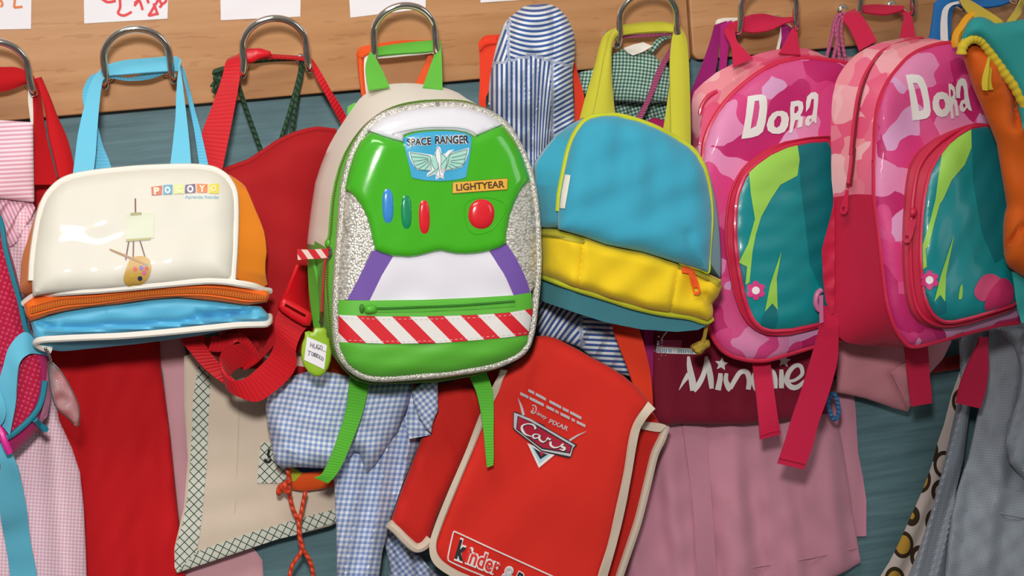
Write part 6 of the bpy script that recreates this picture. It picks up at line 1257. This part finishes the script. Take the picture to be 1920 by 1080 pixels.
b = MB(); b.sheet(Zr((850, 780), (870, 860), (900, 980), (930, 1080), (1400, 1080), (1400, 700), (900, 700)), add(f3, .004), M_teal3, .004, 8); b.build('side_panel', ot_, 'teal side panel'); b = MB()
b.sheet(Zo((388, 365), (400, 430), (408, 500), (418, 560), (440, 640), (900, 640), (900, 380), (455, 402), (410, 372)), add(.244, wrk(.002, 40, 3)), M_teal3, .010, 8); b.build('lower_panel', ot_, 'teal lower panel')
oflp = Zr((424, 400), (436, 360), (458, 330), (490, 305), (520, 298), (550, 302), (580, 316), (610, 350), (640, 392), (670, 436), (700, 482), (730, 526), (760, 572), (795, 616), (830, 662), (860, 716), (890, 772), (925, 850), (980, 960), (1400, 1100), (1400, 120), (914, 148), (800, 168), (740, 178), (690, 182), (640, 150), (600, 134), (560, 130), (500, 145), (465, 195), (440, 250), (418, 320))
f4 = add(.262, bulge(oflp, .014, 26), wrk(.0016, 80, 55))
b = MB(); b.sheet(oflp, f4, M_teal3, .02, 7); b.build('flap', ot_, 'teal flap')
b = MB(); edge = Zr((426, 425), (432, 375), (455, 335), (490, 308), (522, 300), (552, 304), (582, 318), (612, 352), (642, 394), (672, 438), (702, 484), (732, 528), (762, 574), (797, 618), (832, 664), (862, 718), (892, 774), (930, 850), (985, 960))
e_ = spl(D3(edge, .268), 4); rr_ = .0050 + .0005 * np.sin(np.arange(len(e_)) * 1.6); b.tube(e_, list(rr_), M_yl3, smooth=False, seg=10); b.build('bobble_trim', ot_, 'yellow bobble trim')
b = MB(); b.ribbon(np.column_stack([Zr((640, 440), (612, 520), (590, 600), (584, 660), (592, 702)), np.full(5, .286)]), np.column_stack([Zr((650, 450), (642, 540), (632, 620), (630, 670), (632, 706)), np.full(5, .288)]), M_ylweb, .002)
b.ribbon(np.column_stack([Zr((650, 520), (640, 600), (636, 660), (640, 700)), np.full(4, .276)]), np.column_stack([Zr((660, 540), (655, 620), (662, 670), (672, 698)), np.full(4, .276)]), M_ylweb, .002); b.build('loop', ot_, 'yellow webbing loop')
b = MB(); b.ribbon(np.column_stack([Zr((380, -80), (412, 0), (432, 45), (500, 125), (600, 165), (680, 190)), [.06, .10, .14, .19, .235, .262]]), np.column_stack([Zr((420, -90), (470, -10), (520, 20), (600, 68), (680, 118), (750, 170)), [.06, .10, .14, .19, .235, .262]]), M_ylweb, .002)
b.ribbon(np.column_stack([Zr((900, -60), (886, 0), (840, 80), (780, 170)), [.10, .15, .21, .262]]), np.column_stack([Zr((960, -60), (895, 60), (888, 110), (850, 165)), [.10, .15, .21, .262]]), M_ylweb, .002); b.build('handle', ot_, 'yellow webbing handle')
b = MB(); b.tube(np.column_stack([Zr((520, 120), (470, 155), (430, 215), (395, 265), (382, 320), (390, 360)), np.full(6, .19)]), .0050, M_amb); b.build('piping', ot_, 'amber piped edge')
# blue bag strap with white stripe behind it
M_blue = cloth('royal_blue_nylon', '1f6fb5', .65, 3, .15)
bb = thing('strap', 'royal blue bag strap with a white stripe, behind the teal and orange backpack', 'strap', (1750, 75, .03))
b = MB(); b.ribbon(np.column_stack([Zr((215, 20), (205, 110), (190, 220), (170, 330), (150, 480)), [.05, .056, .06, .062, .064]]), np.column_stack([Zr((400, 10), (350, 110), (340, 220), (335, 330), (330, 480)), [.05, .056, .06, .062, .064]]), M_blue, .003, bow=.003)
b.ribbon(np.column_stack([Zr((218, 24), (260, -6), (400, -20), (600, -30), (800, -36)), [.046, .046, .046, .046, .046]]), np.column_stack([Zr((400, 40), (420, 50), (600, 60), (720, 46), (800, 20)), [.056, .058, .058, .058, .058]]), M_blue, .003); b.build('webbing', bb)
b = MB(); b.ribbon(np.column_stack([Zr((410, 8), (330, 28), (284, 70), (266, 150), (262, 240), (264, 330)), [.064, .063, .064, .065, .067, .069]]), np.column_stack([Zr((412, 30), (355, 44), (325, 80), (316, 150), (318, 240), (322, 330)), [.065, .064, .065, .066, .068, .07]]), M_whitep, .0014); b.build('stripe', bb, 'white stripe')
